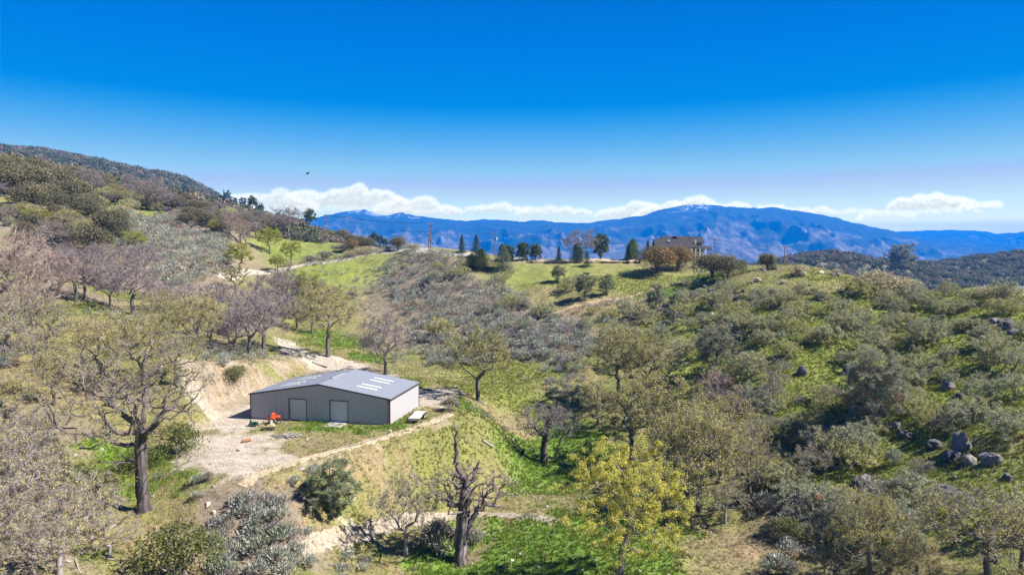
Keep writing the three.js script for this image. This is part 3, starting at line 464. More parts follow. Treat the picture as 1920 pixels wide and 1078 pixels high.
const KIND = {
  bud: (s, k) => makeTree({ ...base, seed: s, twigs: 10, twigL: 0.6, twigW: 0.03, twigCol: k % 2 ? PALETWIG : GREYBARK, bud: [0.48, 0.58, 0.28, 0.42][k], leafCol: k === 3 ? [[0.42, 0.34, 0.09], [0.36, 0.31, 0.08], [0.40, 0.37, 0.11]] : BUDS, leafS: 0.12, leaves: 0, back: 3, env: { cy: 6.0, rx: [4.6, 4.2, 4.9, 4.4][k], ry: [3.7, 4.0, 3.4, 3.7][k] } }),
  leafy: s => makeTree({ ...base, seed: s, leafCol: OLIVEBUD, twigs: 5, twigL: 0.5, twigCol: GREYBARK, leaves: 34, leafS: 0.145, clump: 0.36, back: 3 }),
  lime: s => makeTree({ ...base, seed: s, leafCol: LIME, leaves: 44, leafS: 0.18, clump: 0.42, back: 2 }),
  purple: s => makeTree({ ...base, seed: s, n: 150, bark: DARKBARK, twigCol: PURPLE, twigs: 15, twigL: 0.72, twigW: 0.034, back: 3 }),
  rose: s => makeTree({ ...base, seed: s, n: 150, bark: GREYBARK, twigCol: ROSE, twigs: 15, twigL: 0.7, twigW: 0.036, back: 3, env: { cy: 5.6, rx: 4.4, ry: 4.2 } }),
  grey: s => makeTree({ ...base, seed: s, n: 150, bark: GREYBARK, twigCol: PALETWIG, twigs: 14, twigL: 0.6, twigW: 0.034, back: 3, bud: 0.06, leafS: 0.16 }),
  dome: s => makeTree({ ...base, seed: s, trunkH: 1.9, n: 210, fill: 0.36, twigCol: PURPLE, twigs: 14, twigL: 0.7, twigW: 0.034, back: 3, gnarl: 0.35, env: { cy: 5.8, rx: 4.5, ry: 4.1 } }),
  shrub: (s, k) => makeTree({ ...base, seed: s, H: 3.2, trunkH: 0.35, trunkR: 0.1, tipR: 0.008, seg: 0.3, forkAt: 0.3, gnarl: 0.7, n: 105, fill: 0.42, env: { cy: [1.75, 1.6, 1.9, 1.5, 1.7, 1.5][k], rx: [2.0, 2.3, 1.8, 2.4, 2.0, 1.9][k], ry: [1.5, 1.3, 1.75, 1.2, 1.4, 1.2][k] }, bark: GREYBARK, twigs: k > 3 ? 10 : 4, twigL: 0.34, twigW: 0.022, twigUp: 0.4, twigCol: k > 3 ? PALETWIG : GREYBARK, leaves: [26, 28, 24, 28, 9, 3][k], leafS: 0.12, leafW: 0.6, clump: 0.2, back: 2, leafCol: [SCRUB, [[0.40, 0.39, 0.12], [0.33, 0.33, 0.10], [0.44, 0.41, 0.16]], [[0.31, 0.33, 0.19], [0.26, 0.28, 0.155], [0.36, 0.365, 0.23]], SCRUB, [[0.31, 0.29, 0.19], [0.26, 0.24, 0.16]], [[0.32, 0.28, 0.2], [0.27, 0.23, 0.17]]][k] }),
  ridgepine: s => makeTree({ ...base, seed: s, H: 10, trunkH: 9, trunkR: 0.2, forkAt: 0.06, env: { cy: 4.8, rx: 3.8, ry: 5.1 }, n: 210, fill: 0.45, gnarl: 0.3, leafCol: [[0.085, 0.125, 0.045], [0.065, 0.10, 0.035], [0.11, 0.145, 0.055]], needles: 15, tufts: 4, needleL: 0.55, needleW: 0.1, clump: 0.38, back: 2 }),
  snag: s => makeTree({ ...base, seed: s, trunkH: 6, trunkR: 0.16, forkAt: 0.25, n: 60, bark: [[0.40, 0.36, 0.34], [0.30, 0.26, 0.25]], twigCol: PALETWIG, twigs: 5, twigL: 0.6, twigUp: 0.5, gnarl: 0.25, env: { cy: 5.6, rx: 1.7, ry: 4.6 } }),
  deadpine: s => makeTree({ ...base, seed: s, limbLoad: 14, trunkH: 6.5, trunkR: 0.16, forkAt: 0.05, limbs: [[[0.3, 0.6, 0.2], [0.7, 2.5, 0.4], [0.9, 5.5, 0.5], [1.0, 8.6, 0.4]], [[-0.2, 0.5, 0.1], [-0.5, 3, -0.3], [-0.6, 6, -0.4], [-0.5, 9, -0.4]], [[0.4, 0.8, 0], [1.5, 2.6, -0.2], [2.2, 5, -0.2], [2.4, 7, -0.3]]], n: 90, bark: [[0.16, 0.12, 0.115], [0.12, 0.09, 0.085]], twigCol: PURPLE, twigs: 4, twigL: 0.7, twigUp: 0.3, gnarl: 0.2, env: { cy: 5.4, rx: 2.2, ry: 4.6 } }),
  live: s => makeBush({ H: 8, seed: s, R: 4.6, lobes: 17, leaves: 620, leafS: 0.3, leafW: 0.75, stems: 6, bark: DARKBARK, col: LIVE, hollow: 0.6, drop: 0.85 }),
  russet: s => makeBush({ H: 8, seed: s, R: 5.0, lobes: 18, leaves: 620, leafS: 0.3, leafW: 0.75, stems: 6, bark: DARKBARK, col: RUSSET, hollow: 0.6, drop: 0.85 }),
  pine: s => makeTree({ ...base, seed: s, H: 10, trunkH: 8.8, trunkR: 0.17, forkAt: 0.07, env: { cy: 4.7, rx: 3.3, ry: 5.0 }, n: 190, fill: 0.45, gnarl: 0.3, bark: GREYBARK, leafCol: [[0.24, 0.26, 0.135], [0.19, 0.22, 0.115], [0.27, 0.28, 0.17]], needles: 15, tufts: 4, needleL: 0.5, needleW: 0.075, clump: 0.35, back: 2 }),
  darkpine: s => makeTree({ ...base, seed: s, H: 10, trunkH: 8.5, trunkR: 0.16, forkAt: 0.3, env: { cy: 6.3, rx: 2.7, ry: 3.7 }, n: 90, fill: 0.4, gnarl: 0.3, leafCol: [[0.085, 0.11, 0.055], [0.065, 0.09, 0.045]], needles: 14, tufts: 4, needleL: 0.5, needleW: 0.09, clump: 0.38, back: 2 }),
  greypine: s => makeTree({ ...base, seed: s, H: 10, trunkH: 8.4, trunkR: 0.2, forkAt: 0.12, env: { cy: 5.2, rx: 3.8, ry: 4.8 }, n: 230, fill: 0.45, gnarl: 0.4, bark: GREYBARK, leafCol: [[0.28, 0.28, 0.19], [0.23, 0.24, 0.16], [0.31, 0.29, 0.22]], needles: 15, tufts: 4, needleL: 0.5, needleW: 0.07, clump: 0.4, back: 2, rust: 0.03 }),
};
// conifers with close shelves of needles
function makeConifer({ seed, H = 8, R = 2.2, col, round = 0, dens = 1, low = 0.03 }) {
  const r = rng(seed * 131 + 7), wood = new GB(), crown = new GB();
  wood.tube([V(0, -0.3, 0), V(0.03, H * 0.5, 0.02), V(0, H * 0.98, 0)], [0.025 * H, 0.016 * H, 0.004 * H], 6, () => vary(r, pick(r, DARKBARK), 0.2));
  const shells = Math.round(46 * dens);
  for (let k = 0; k < shells; k++) {
    const t = low + (1 - low) * (k + r() * 0.6) / shells, prof = round ? Math.sqrt(1 - t * t) * (0.82 + 0.18 * Math.sin(Math.PI * t)) : Math.pow(1 - t, 0.85), nb = Math.max(3, Math.round(15 * (0.3 + prof)));
    for (let b = 0; b < nb; b++) {
      const a = b / nb * 6.283 + k * 2.4 + r() * 0.5, L = R * prof * (0.6 + r() * 0.65) * (1 + 0.18 * n3(Math.cos(a) * 1.5, t * 4, Math.sin(a) * 1.5 + seed)), tone = pick(r, col);
      const ca = Math.cos(a), sa = Math.sin(a), droop = round ? 0.1 : 0.22;
      for (let m = 0; m < 12; m++) { const s = 0.25 + 0.75 * (m + r()) / 12, x = ca * L * s, z = sa * L * s, y = t * H - droop * L * s * s + (r() - 0.5) * 0.15, u = unit(r), l = 0.028 * H + 0.16; crown.leaf(x + u[0] * 0.12, y, z + u[2] * 0.12, ca * 0.6 + u[0] * 0.7, u[1] * 0.6 + (round ? 0.35 : 0), sa * 0.6 + u[2] * 0.7, l * (0.7 + r() * 0.6), -sa + u[0] * 0.5, u[1] * 0.6, ca + u[2] * 0.5, l * 0.45, vary(r, tone, 0.22)); }
    }
  }
  return { wood: wood.build(), crown: crown.build(), H };
}
// bushes: several leafy domes on short stems
function makeBush({ seed, R = 1.6, H = 2.2, lobes = 9, leaves = 230, leafS = 0.17, leafW = 0.6, col, stems = 7, bark = GREYBARK, up = 0.25, hollow = 0.72, fan = false, loose = false, drop = 0.45 }) {
  const r = rng(seed * 577 + 11), wood = new GB(), crown = new GB();
  for (let k = 0; k < lobes; k++) {
    const a = k * 2.4 + r(), d = R * (loose ? 0.74 : 0.62) * Math.sqrt((k + 0.2) / lobes), lr = R * (loose ? 0.2 + r() * 0.2 : 0.36 + r() * 0.24), cx = Math.cos(a) * d, cz = Math.sin(a) * d, cy = Math.max(lr * 0.55, (H - lr * 0.8) * (1 - drop * (d / R) ** 1.5) * (loose ? 0.6 + r() * 0.48 : 0.75 + r() * 0.3)), tone = pick(r, col);
    for (let m = 0; m < leaves; m++) {
      const u = unit(r); if (u[1] < -0.3 && r() < 0.65) continue; const rad = lr * (hollow + (1.12 - hollow) * Math.sqrt(r())) * (1 + 0.16 * n3(u[0] * 3 + k, u[1] * 3, u[2] * 3 + seed));
      const x = cx + u[0] * rad, y = cy + u[1] * rad * 0.9, z = cz + u[2] * rad; if (y < 0.02) continue; const l = leafS * (0.6 + r() * 0.8);
      spray(crown, x, y, z, u, l, l * leafW, vary(r, r() < 0.65 ? tone : pick(r, col), 0.24), r, fan);
    }
    if (k < stems) wood.tube([V((r() - 0.5) * 0.2, -0.15, (r() - 0.5) * 0.2), V(cx * 0.45 + (r() - 0.5) * 0.2, cy * 0.45, cz * 0.45 + (r() - 0.5) * 0.2), V(cx, cy, cz)], [0.035 * R, 0.025 * R, 0.012], 4, () => pick(r, bark));
  }
  return { wood: stems ? wood.build() : null, crown: crown.build(), H };
}
// sagebrush: low spiky mounds
function makeSage(seed, col, n = 420) {
  const r = rng(seed * 311 + 5), g = new GB(), K = 7;
  for (let k = 0; k < K; k++) {
    const a = k * 2.4 + r() * 0.8, d = 0.48 * Math.sqrt(k / K), cx = Math.cos(a) * d, cz = Math.sin(a) * d, lr = 0.3 + r() * 0.16, cy = 0.22 + 0.26 * (1 - d) * (0.6 + r() * 0.7), tone = pick(r, col);
    for (let m = 0; m < n / K; m++) { const u = unit(r); if (u[1] < -0.2) continue; const rad = lr * (0.62 + 0.45 * r()), q = unit(r), l = 0.13 + r() * 0.16; let dx = u[0] * 0.8 + q[0] * 0.6, dy = u[1] * 0.6 + 0.55 + q[1] * 0.4, dz = u[2] * 0.8 + q[2] * 0.6; const w = Math.hypot(dx, dy, dz); const s = unit(r); g.leaf(cx + u[0] * rad, Math.max(-0.03, cy + u[1] * rad), cz + u[2] * rad, dx / w, dy / w, dz / w, l, s[0], s[1], s[2], l * 0.42, vary(r, r() < 0.7 ? tone : pick(r, col), 0.22)); }
    g.tube([V((r() - 0.5) * 0.1, -0.1, (r() - 0.5) * 0.1), V(cx, cy, cz)], [0.025, 0.012], 3, () => [0.17, 0.14, 0.12]);
  }
  return g.build();
}


const cache = {}; const variant = (kind, k) => (cache[kind + k] ??= KIND[kind](k + 1 + kind.length * 10 + kind.charCodeAt(0), k));
const tr = rng(99);
function plantAt(g, src, scale, wide, name, label, category, group, turn = tr() * 6.28, mats = [barkMat, leafMat]) {
  const o = new THREE.Group(); o.position.set(g.x, g.y - 0.05, g.z); o.rotation.y = turn; o.scale.set(scale * wide, scale, scale * wide);
  if (src.wood) part(o, name.includes('tree') || name.includes('oak') || name.includes('pine') || name.includes('conifer') ? 'trunk' : 'stem', src.wood, mats[0] === barkMat ? twigMat : mats[0]);
  if (src.crown) part(o, name.includes('tree') || name.includes('oak') || name.includes('pine') || name.includes('conifer') ? 'crown' : 'foliage', src.crown, mats[1]);
  return addThing(o, name, label, category, group);
}
const depth = g => -g.z;
let lost = 0;
// [u, v of the foot, height in photo pixels, variant, width factor, own label]
function trees(kind, name, label, category, group, list) {
  for (const [u, v, hp, k = 0, wide = 1, own, from] of list) { const g = G(u, v, from || 35); if (!g) { lost++; console.log('no ground', u, v); continue; } const src = variant(kind, k); plantAt(g, src, hp * depth(g) / F / src.H, wide, name, own || label, category, own ? undefined : group, (u * 7 + v) % 6.28); }
}
trees('purple', 'bare_oak', 'leafless oak with a dense mauve grey crown of fine twigs', 'oak tree', 'leafless mauve oaks of the western slope', [
  [140, 566, 112, 0, 1], [158, 562, 96, 1], [224, 547, 92, 2], [248, 590, 112, 1, 1.1], [186, 520, 70, 2], [205, 575, 70, 0], [300, 588, 66, 2, 1.3], [345, 585, 60, 1, 1.2], [120, 520, 70, 2], [270, 520, 72, 0], [430, 600, 70, 1],
  [493, 660, 135, 1, 1], [440, 655, 66, 2, 1.2], [510, 610, 110, 0], [530, 590, 96, 2], [400, 585, 60, 0],
  [540, 446, 64, 0, 1.1], [478, 447, 42, 1], [515, 443, 48, 2], [290, 396, 68, 1, 1.1], [165, 372, 62, 2, 1.1], [245, 365, 42, 0], [318, 398, 40, 2], [460, 462, 36, 0], [20, 420, 40, 1], [100, 470, 60, 0]]);
trees('purple', 'bare_oak', '', 'oak tree', null, [[468, 673, 138, 0, 1, 'leafless mauve oak on the grassy bank above the barn cut']]);
trees('dome', 'bare_tree', '', 'tree', null, [[723, 702, 122, 0, 0.95, 'leafless mauve tree with a rounded crown just behind the metal barn'], [1090, 489, 62, 1, 1.25, 'wide leafless domed tree on the ridge beside the dark conifers']]);
trees('rose', 'bare_oak', 'leafless oak with rosy brown twigs above the purple oaks', 'oak tree', 'rosy leafless oaks', [[40, 560, 130, 0, 1.1], [88, 590, 130, 1, 1], [60, 620, 100, 2], [10, 560, 110, 1], [110, 555, 80, 2, 1.1], [430, 445, 52, 0, 1.1], [450, 455, 50, 2], [1345, 790, 100, 0], [1390, 800, 80, 2], [1330, 870, 110, 1, 1.1]]);
trees('grey', 'bare_oak', 'leafless pale grey oak with tangled twigs over the hollow', 'oak tree', 'pale leafless oaks', [[15, 660, 150, 0, 1.1], [-30, 700, 160, 1], [60, 700, 90, 2], [760, 1040, 165, 3, 0.95], [20, 1010, 210, 1, 1.1], [110, 1078, 200, 2, 1.1], [170, 1010, 130, 0, 1.2], [60, 930, 130, 3, 1.15], [1400, 870, 80, 2], [1360, 980, 90, 1, 1.2], [1520, 900, 70, 0, 1.3], [10, 940, 150, 2, 1.3], [60, 1110, 160, 3, 1.3], [205, 1045, 90, 1, 1.4], [-10, 1060, 170, 2, 1.2], [80, 850, 90, 1, 1.3], [20, 870, 120, 0, 1.3]]);
trees('snag', 'bare_tree', 'tall whitish skeletal tree with upright bare branches', 'tree', 'whitish upright bare trees', [[38, 520, 105, 0, 1], [82, 510, 110, 1, 1], [62, 515, 90, 2]]);
trees('deadpine', 'dead_pine_tree', '', 'tree', null, [[1450, 778, 125, 0, 0.9, 'dead pine of several thin dark bare stems on the brushy slope']]);
trees('bud', 'budding_oak', 'oak with sparse yellow green buds on grey twigs', 'oak tree', 'budding oaks of the hollow and western slope', [
  [305, 622, 84, 0, 1.05], [372, 660, 112, 1], [85, 668, 120, 2, 1], [190, 720, 150, 3, 1.1], [268, 722, 140, 0, 1.1], [130, 460, 70, 1, 1.2], [330, 720, 110, 2, 1.1], [395, 650, 80, 3], [615, 668, 138, 1, 1.1], [585, 625, 70, 2], [555, 618, 66, 0],
  [1405, 948, 150, 2, 0.8], [1350, 905, 180, 0, 1], [1310, 960, 210, 1, 1], [1850, 1110, 220, 2, 1.2], [1915, 1090, 150, 1, 1.1], [1630, 1110, 200, 1, 0.9], [1715, 1115, 120, 3, 1.1], [100, 760, 110, 1, 1.2], [20, 800, 120, 3, 1.2], [215, 385, 42, 0, 1.2], [250, 395, 40, 2], [345, 1000, 60, 3], [1560, 1110, 110, 2, 0.9]]);
trees('leafy', 'leafy_oak', 'oak in young olive leaf along the ravine', 'oak tree', 'oaks in young leaf along the ravine', [
  [1160, 752, 150, 0, 0.95], [1205, 750, 140, 1, 0.9], [1215, 800, 110, 2], [1185, 865, 165, 3, 1.05], [1255, 880, 190, 0, 1.05], [1120, 800, 90, 2, 1.1], [1290, 930, 180, 2, 1.05], [1250, 985, 170, 3, 1.1], [575, 600, 90, 1], [600, 590, 60, 2], [300, 650, 70, 3, 1.2], [440, 545, 50, 2, 1.2], [350, 640, 80, 1]]);
trees('leafy', 'leafy_oak', '', 'oak tree', null, [[896, 752, 152, 1, 1.02, 'straight trunked oak in pale young leaf standing alone right behind the yard edge']]);
trees('lime', 'lime_oak', 'oak in fresh bright lime leaf near the hill track', 'oak tree', 'bright lime oaks by the hill track', [[448, 512, 62, 0, 1], [505, 476, 52, 1, 1], [545, 492, 44, 2, 1], [560, 590, 88, 0, 1.15], [620, 447, 18, 1], [170, 385, 30, 2], [230, 380, 26, 1, 1.4], [30, 415, 34, 2, 1.5], [70, 425, 36, 0, 1.3], [400, 440, 30, 1], [250, 470, 40, 2, 1.2], [520, 510, 36, 0]]);
trees('live', 'live_oak_tree', 'dark rounded evergreen oak on the western hill', 'oak tree', 'dark evergreen oaks of the western hill', [[20, 366, 62, 0, 1.1], [60, 370, 66, 1, 1.1], [110, 368, 56, 2, 1.1], [95, 350, 48, 0], [140, 388, 58, 1, 1.1], [25, 330, 40, 2, 1.1], [190, 362, 44, 0], [60, 328, 36, 1], [270, 385, 34, 2], [350, 385, 26, 0], [365, 400, 28, 1], [385, 405, 28, 2], [5, 350, 60, 2], [410, 440, 30, 1], [745, 470, 30, 0], [640, 447, 24, 1, 1.2], [660, 452, 22, 0, 1.3], [690, 468, 24, 2, 1.2], [675, 458, 22, 1], [350, 420, 26, 0, 1.2], [490, 430, 26, 1], [520, 428, 26, 2], [440, 420, 24, 0], [40, 345, 44, 0, 1.2], [75, 338, 40, 2, 1.2], [130, 350, 44, 1, 1.2], [160, 358, 40, 0, 1.2], [205, 372, 36, 2, 1.2], [10, 318, 30, 1, 1.2], [320, 388, 30, 1, 1.2], [335, 396, 30, 2, 1.2], [230, 350, 26, 0, 1.2], [280, 366, 24, 1, 1.3], [370, 415, 28, 0, 1.2], [390, 425, 28, 2, 1.2], [505, 420, 22, 1, 1.3], [470, 415, 22, 0, 1.3]]);
trees('russet', 'russet_oak', 'russet brown evergreen oak in front of the ridge house', 'oak tree', 'russet oaks before the house', [[1232, 512, 56, 0, 1.15], [1272, 508, 50, 1, 1.1]]);
trees('russet', 'russet_oak', '', 'oak tree', null, [[660, 470, 24, 2, 1.1, 'small orange brown oak where the hill track meets the road']]);
trees('live', 'live_oak_tree', '', 'oak tree', null, [[1336, 521, 50, 1, 1.3, 'broad grey olive oak beside the boulders right of the house'.replace('right of', 'near')]]);
trees('live', 'live_oak_tree', 'grey olive oak at the edge of the knoll meadow', 'oak tree', 'olive oaks by the knoll meadow', [[1365, 522, 46, 2, 1.1], [1440, 505, 34, 0, 1]]);
trees('darkpine', 'pine_tree', 'dark pine standing out on the western crest', 'pine tree', 'dark pines on the crest', [[425, 386, 30, 0, 1.1], [440, 392, 22, 1], [455, 396, 26, 1], [473, 402, 36, 2], [488, 402, 26, 0, 1.1], [580, 436, 46, 2, 1], [565, 434, 24, 1], [345, 372, 28, 0], [360, 380, 22, 1], [372, 384, 20, 2], [700, 456, 30, 0, 1.2], [712, 450, 24, 1, 1.2], [722, 454, 22, 2, 1.3], [395, 388, 18, 0], [410, 392, 20, 2]]);
trees('greypine', 'grey_pine_tree', '', 'pine tree', null, [[1640, 808, 160, 0, 0.95, 'large grey pine with rust red tips on the brushy slope'], [1345, 705, 105, 1, 1, 'grey pine among leafy oaks above the ravine'], [1692, 515, 60, 2, 1.15, 'lone dark green pine on the crest behind the pale flowering bushes'], [1570, 1085, 170, 1, 0.9, 'grey pine among budding oaks low on the brushy slope'], [1230, 590, 60, 0, 0.8, 'pine with one rust red branch beside the slope path']]);
trees('ridgepine', 'pine_tree', '', 'pine tree', null, [[1126, 484, 50, 0, 0.9, 'dark green pine behind the wide leafless tree on the ridge']]);
trees('pine', 'young_pine_tree', 'young grey green pine on the open slope below the house', 'pine tree', 'young pines below the house', [[1047, 528, 34, 0, 1.3], [1097, 562, 56, 1, 1.1], [1137, 554, 42, 2, 1.2], [1393, 512, 28, 0, 1.1]]);
trees('pine', 'young_pine_tree', '', 'pine tree', null, [[622, 968, 118, 2, 1.35, 'bushy young pine on the bank below the barn yard']]);

function conifer(seed, col, opt) { return makeConifer({ seed, col, ...opt }); }
{
  const fir = [0, 1].map(k => conifer(k + 1, DKGREEN, { H: 8, R: 4.0, dens: 0.7 })), thin = [0, 1].map(k => conifer(k + 5, [[0.05, 0.085, 0.03], [0.07, 0.10, 0.035]], { H: 8, R: 2.5, dens: 0.7 })), rnd = [0, 1].map(k => conifer(k + 9, [[0.05, 0.085, 0.025], [0.065, 0.10, 0.03], [0.085, 0.10, 0.03]], { H: 7, R: 3.7, round: 1 })), blue = [0, 1].map(k => conifer(k + 13, [[0.13, 0.165, 0.10], [0.11, 0.145, 0.09], [0.16, 0.185, 0.12]], { H: 7, R: 4.2 })), lite = conifer(20, [[0.13, 0.19, 0.03], [0.10, 0.16, 0.03]], { H: 7, R: 3.5, round: 1 });
  const put = (src, u, v, hp, wide, label, group) => { const g = G(u, v); if (!g) { console.log('conifer lost', u, v); return; } plantAt(g, src, hp * depth(g) / F / src.H, wide, 'conifer', label, 'conifer tree', group); };
  put(fir[0], 893, 484, 44, 0.9, 'tall dark pointed conifer at the end of the ridge road');
  put(rnd[0], 903, 505, 38, 1.05, 'rounded dark green conifer casting shadow on the ridge meadow');
  put(rnd[1], 884, 502, 26, 1.2, 'low spreading dark conifer beside the rounded one');
  put(blue[0], 942, 506, 50, 1.05, 'pale blue green conifer on the edge of the ridge meadow');
  for (const [u, v, hp] of [[980, 490, 38], [1004, 489, 34], [953, 491, 34]]) put(variant('ridgepine', u % 2), u, v, hp, 1, 'broad dark conifer along the house drive', 'broad dark conifers along the drive');
  for (const [u, v, hp] of [[1048, 489, 28], [866, 474, 34], [1215, 476, 36], [1178, 480, 30]]) put(thin[u % 2], u, v, hp, 1, 'slim pointed conifer on the ridge', 'slim pointed conifers on the ridge');
  put(rnd[0], 1083, 492, 36, 0.85, 'rounded dark conifer by the edge of the drive under the domed tree');
  put(fir[0], 1101, 500, 30, 1, 'small dark conifer on the meadow side of the low wall');
  put(lite, 1187, 486, 38, 0.9, 'bright green rounded conifer between the drive and the house');
  put(fir[1], 1447, 506, 28, 1.1, 'small dark conifer beside the knoll meadow pole');
  put(thin[0], 1177, 494, 16, 1, 'tiny conifer just below the low wall');
}

// hero trees
{
  // dead oak: thick twisted trunk with broken limbs
  const g = G(862, 1052), k = depth(g) / F, L = (u, v, z = 0) => [(u - 862) * k, (1052 - v) * k, z];
  const src = makeTree({ seed: 71, hero: 1, stub: 1, limbLoad: 34, limbTaper: 0.72, shag: 5, H: 1, trunkH: 6.5, trunkR: 0.68, pipe: 0.44, tipR: 0.014, gnarl: 1.05, seg: 0.45, forkAt: 0.95, n: 175, fill: 0.4, bark: [[0.12, 0.097, 0.09], [0.08, 0.064, 0.06], [0.165, 0.138, 0.13]],
    trunk: [L(864, 1010), L(868, 985, 0.1), L(870, 962)], env: { cy: 8.2, rx: 5.3, ry: 2.7, rz: 3.4, x: 1.2 }, twigs: 8, twigL: 0.5, twigW: 0.025, twigCol: PURPLE, back: 2, limbLoads: [95, 26, 40, 80, 22, 48, 20, 30, 24],
    limbs: [[L(868, 955), L(873, 930, 0.2), L(874, 905), L(866, 885, 0.3), L(857, 866, 0.2), L(858, 840), L(855, 822, 0.2), L(859, 800), L(851, 784)], [L(872, 905), L(857, 904, 0.6), L(850, 892, 0.9), L(855, 878, 1.0), L(846, 868, 1.0)], [L(870, 935), L(848, 940, 0.5), L(834, 926, 0.9), L(824, 924, 1.2), L(812, 936, 1.2)],
      [L(868, 1010, 0.3), L(880, 985, 0.2), L(894, 958, 0), L(908, 940, -0.3), L(922, 944, -0.4), L(936, 924, -0.4), L(946, 906, -0.5), L(958, 892, -0.5)], [L(918, 942), L(936, 950, -0.5), L(954, 947, -0.5)], [L(875, 915), L(884, 897, -0.3), L(890, 880, -0.5), L(897, 866, -0.6), L(908, 868, -0.9)], [L(905, 938), L(908, 922, 0.5), L(916, 910, 0.8), L(932, 908, 1.0)], [L(872, 940), L(876, 926, -1.4), L(882, 908, -2.4), L(894, 890, -3)], [L(866, 890), L(878, 880, 0.8), L(874, 868, 1.2)]] });
  plantAt(g, src, 1, 1, 'dead_oak', 'huge gnarled dead oak with broken limbs and forked trunk in green grass', 'oak tree', undefined, 0);
}
{
  const g = G(268, 957), k = depth(g) / F, L = (u, v, z = 0) => [(u - 268) * k, (957 - v) * k, z];
  const src = makeTree({ seed: 83, hero: 1, shag: 40, limbLoad: 8, H: 1, trunkH: 8, trunkR: 0.54, pipe: 0.45, gnarl: 0.85, seg: 0.55, forkAt: 0.55, n: 380, fill: 0.45, bark: [[0.115, 0.093, 0.088], [0.08, 0.064, 0.06], [0.15, 0.125, 0.12]], tipR: 0.014,
    trunk: [L(266, 890), L(264, 830), L(266, 790)], env: { cy: 12.0, rx: 9.6, ry: 6.6, rz: 8, x: -1.5 }, twigs: 7, twigL: 0.6, twigW: 0.026, twigCol: [[0.26, 0.215, 0.18], [0.20, 0.165, 0.145], [0.31, 0.26, 0.21]], bud: 0.14, leafS: 0.12, leafCol: BUDS, back: 3,
    limbs: [[L(264, 800), L(240, 770, 0.4), L(215, 745, 0.6), L(185, 725, 0.8), L(140, 722, 1), L(100, 710, 1)], [L(215, 745), L(195, 715, 0.5), L(186, 690, 0.2)], [L(266, 800), L(268, 770, -0.5), L(264, 730, -1), L(262, 690, -1.4), L(258, 660, -2)], [L(268, 815), L(290, 800, 0.6), L(312, 780, 1), L(325, 745, 1.2), L(340, 700, 1.4)], [L(312, 780), L(345, 770, 1.8), L(385, 745, 2.4)],
      [L(262, 830), L(235, 820, 1.4), L(205, 800, 2.4), L(160, 790, 3.2)], [L(268, 895), L(310, 885, 1.2), L(345, 870, 1.8), L(375, 850, 2)], [L(264, 860), L(225, 860, 0.8), L(205, 870, 1.1)], [L(266, 810), L(280, 790, -2), L(300, 760, -4), L(310, 730, -5.5)]] });
  plantAt(g, src, 1, 1, 'spreading_oak', 'tall grey spreading oak with thick shaggy trunk between the yard and the pale oaks', 'oak tree', undefined, 0);
}
{
  const g = G(1160, 1092), k = depth(g) / F, L = (u, v, z = 0) => [(u - 1160) * k, (1092 - v) * k, z];
  const src = makeTree({ seed: 95, hero: 1, H: 1, trunkH: 6, trunkR: 0.33, pipe: 0.5, gnarl: 0.6, seg: 0.55, forkAt: 0.5, n: 340, fill: 0.45, bark: GREYBARK, trunk: [L(1166, 1040), L(1172, 1010), L(1180, 985)], env: { cy: 7.9, rx: 6.5, ry: 6.4, rz: 5.6, x: 0.3 }, leafCol: GOLD, leaves: 95, leafS: 0.115, clump: 0.36, back: 2, twigs: 2, twigL: 0.5, twigCol: GREYBARK,
    limbs: [[L(1174, 1005), L(1150, 985, 0.6), L(1130, 970, 0.8)], [L(1180, 985), L(1182, 950, -0.4), L(1170, 900, -0.8)], [L(1178, 1000), L(1215, 990, 0.8), L(1250, 1010, 1)], [L(1180, 990), L(1215, 940, -1), L(1225, 900, -1.6)]] });
  plantAt(g, src, 1, 1, 'golden_oak', 'yellow leafed oak in full fresh leaf rising from the green hollow', 'oak tree', undefined, 0);
}
{
  const g = G(1018, 866), k = depth(g) / F, L = (u, v, z = 0) => [(u - 1018) * k, (866 - v) * k, z];
  const src = makeTree({ seed: 51, hero: 1, H: 1, trunkH: 4, trunkR: 0.5, pipe: 0.46, gnarl: 0.7, seg: 0.5, forkAt: 0.6, n: 240, bark: DARKBARK, trunk: [L(1019, 840), L(1024, 815), L(1024, 800)], env: { cy: 6.6, rx: 5.6, ry: 2.9, rz: 4.5, x: 0.7 }, twigs: 10, twigL: 0.6, twigCol: PURPLE, back: 3,
    limbs: [[L(1022, 856), L(1038, 858, 0.3), L(1044, 845, 0.3), L(1050, 825, 0.2), L(1058, 812, 0.1)], [L(1022, 815), L(1005, 800, 0.5), L(985, 798, 0.8)], [L(1024, 800), L(1030, 780, -0.5), L(1035, 765, -1)]] });
  plantAt(g, src, 1, 1, 'bare_oak', 'leafless oak with two trunks from one root standing on bright green grass', 'oak tree', undefined, 0);
}

// ---- bushes of the brushy slopes
const scrubSrc = [0, 1, 2, 3, 4].map(k => makeBush({ seed: k + 1, R: 2.1 + 0.12 * k, H: 2.6 + 0.2 * (k % 3), lobes: 15 + 2 * k, leaves: 330, leafS: 0.19, leafW: 0.55, loose: true, hollow: 0.6, col: SCRUB }));
const greyBushSrc = [0, 1].map(k => makeBush({ seed: k + 31, R: 1.5, H: 1.8, lobes: 13, leaves: 220, leafS: 0.19, leafW: 0.45, loose: true, hollow: 0.5, col: [[0.26, 0.245, 0.18], [0.21, 0.2, 0.145], [0.30, 0.265, 0.21]] }));
const flowerSrc = [0, 1].map(k => makeBush({ seed: k + 41, R: 1.7, H: 1.9, lobes: 10, leaves: 240, leafS: 0.15, col: [[0.42, 0.37, 0.22], [0.34, 0.29, 0.16], [0.22, 0.19, 0.09], [0.46, 0.41, 0.27]] }));
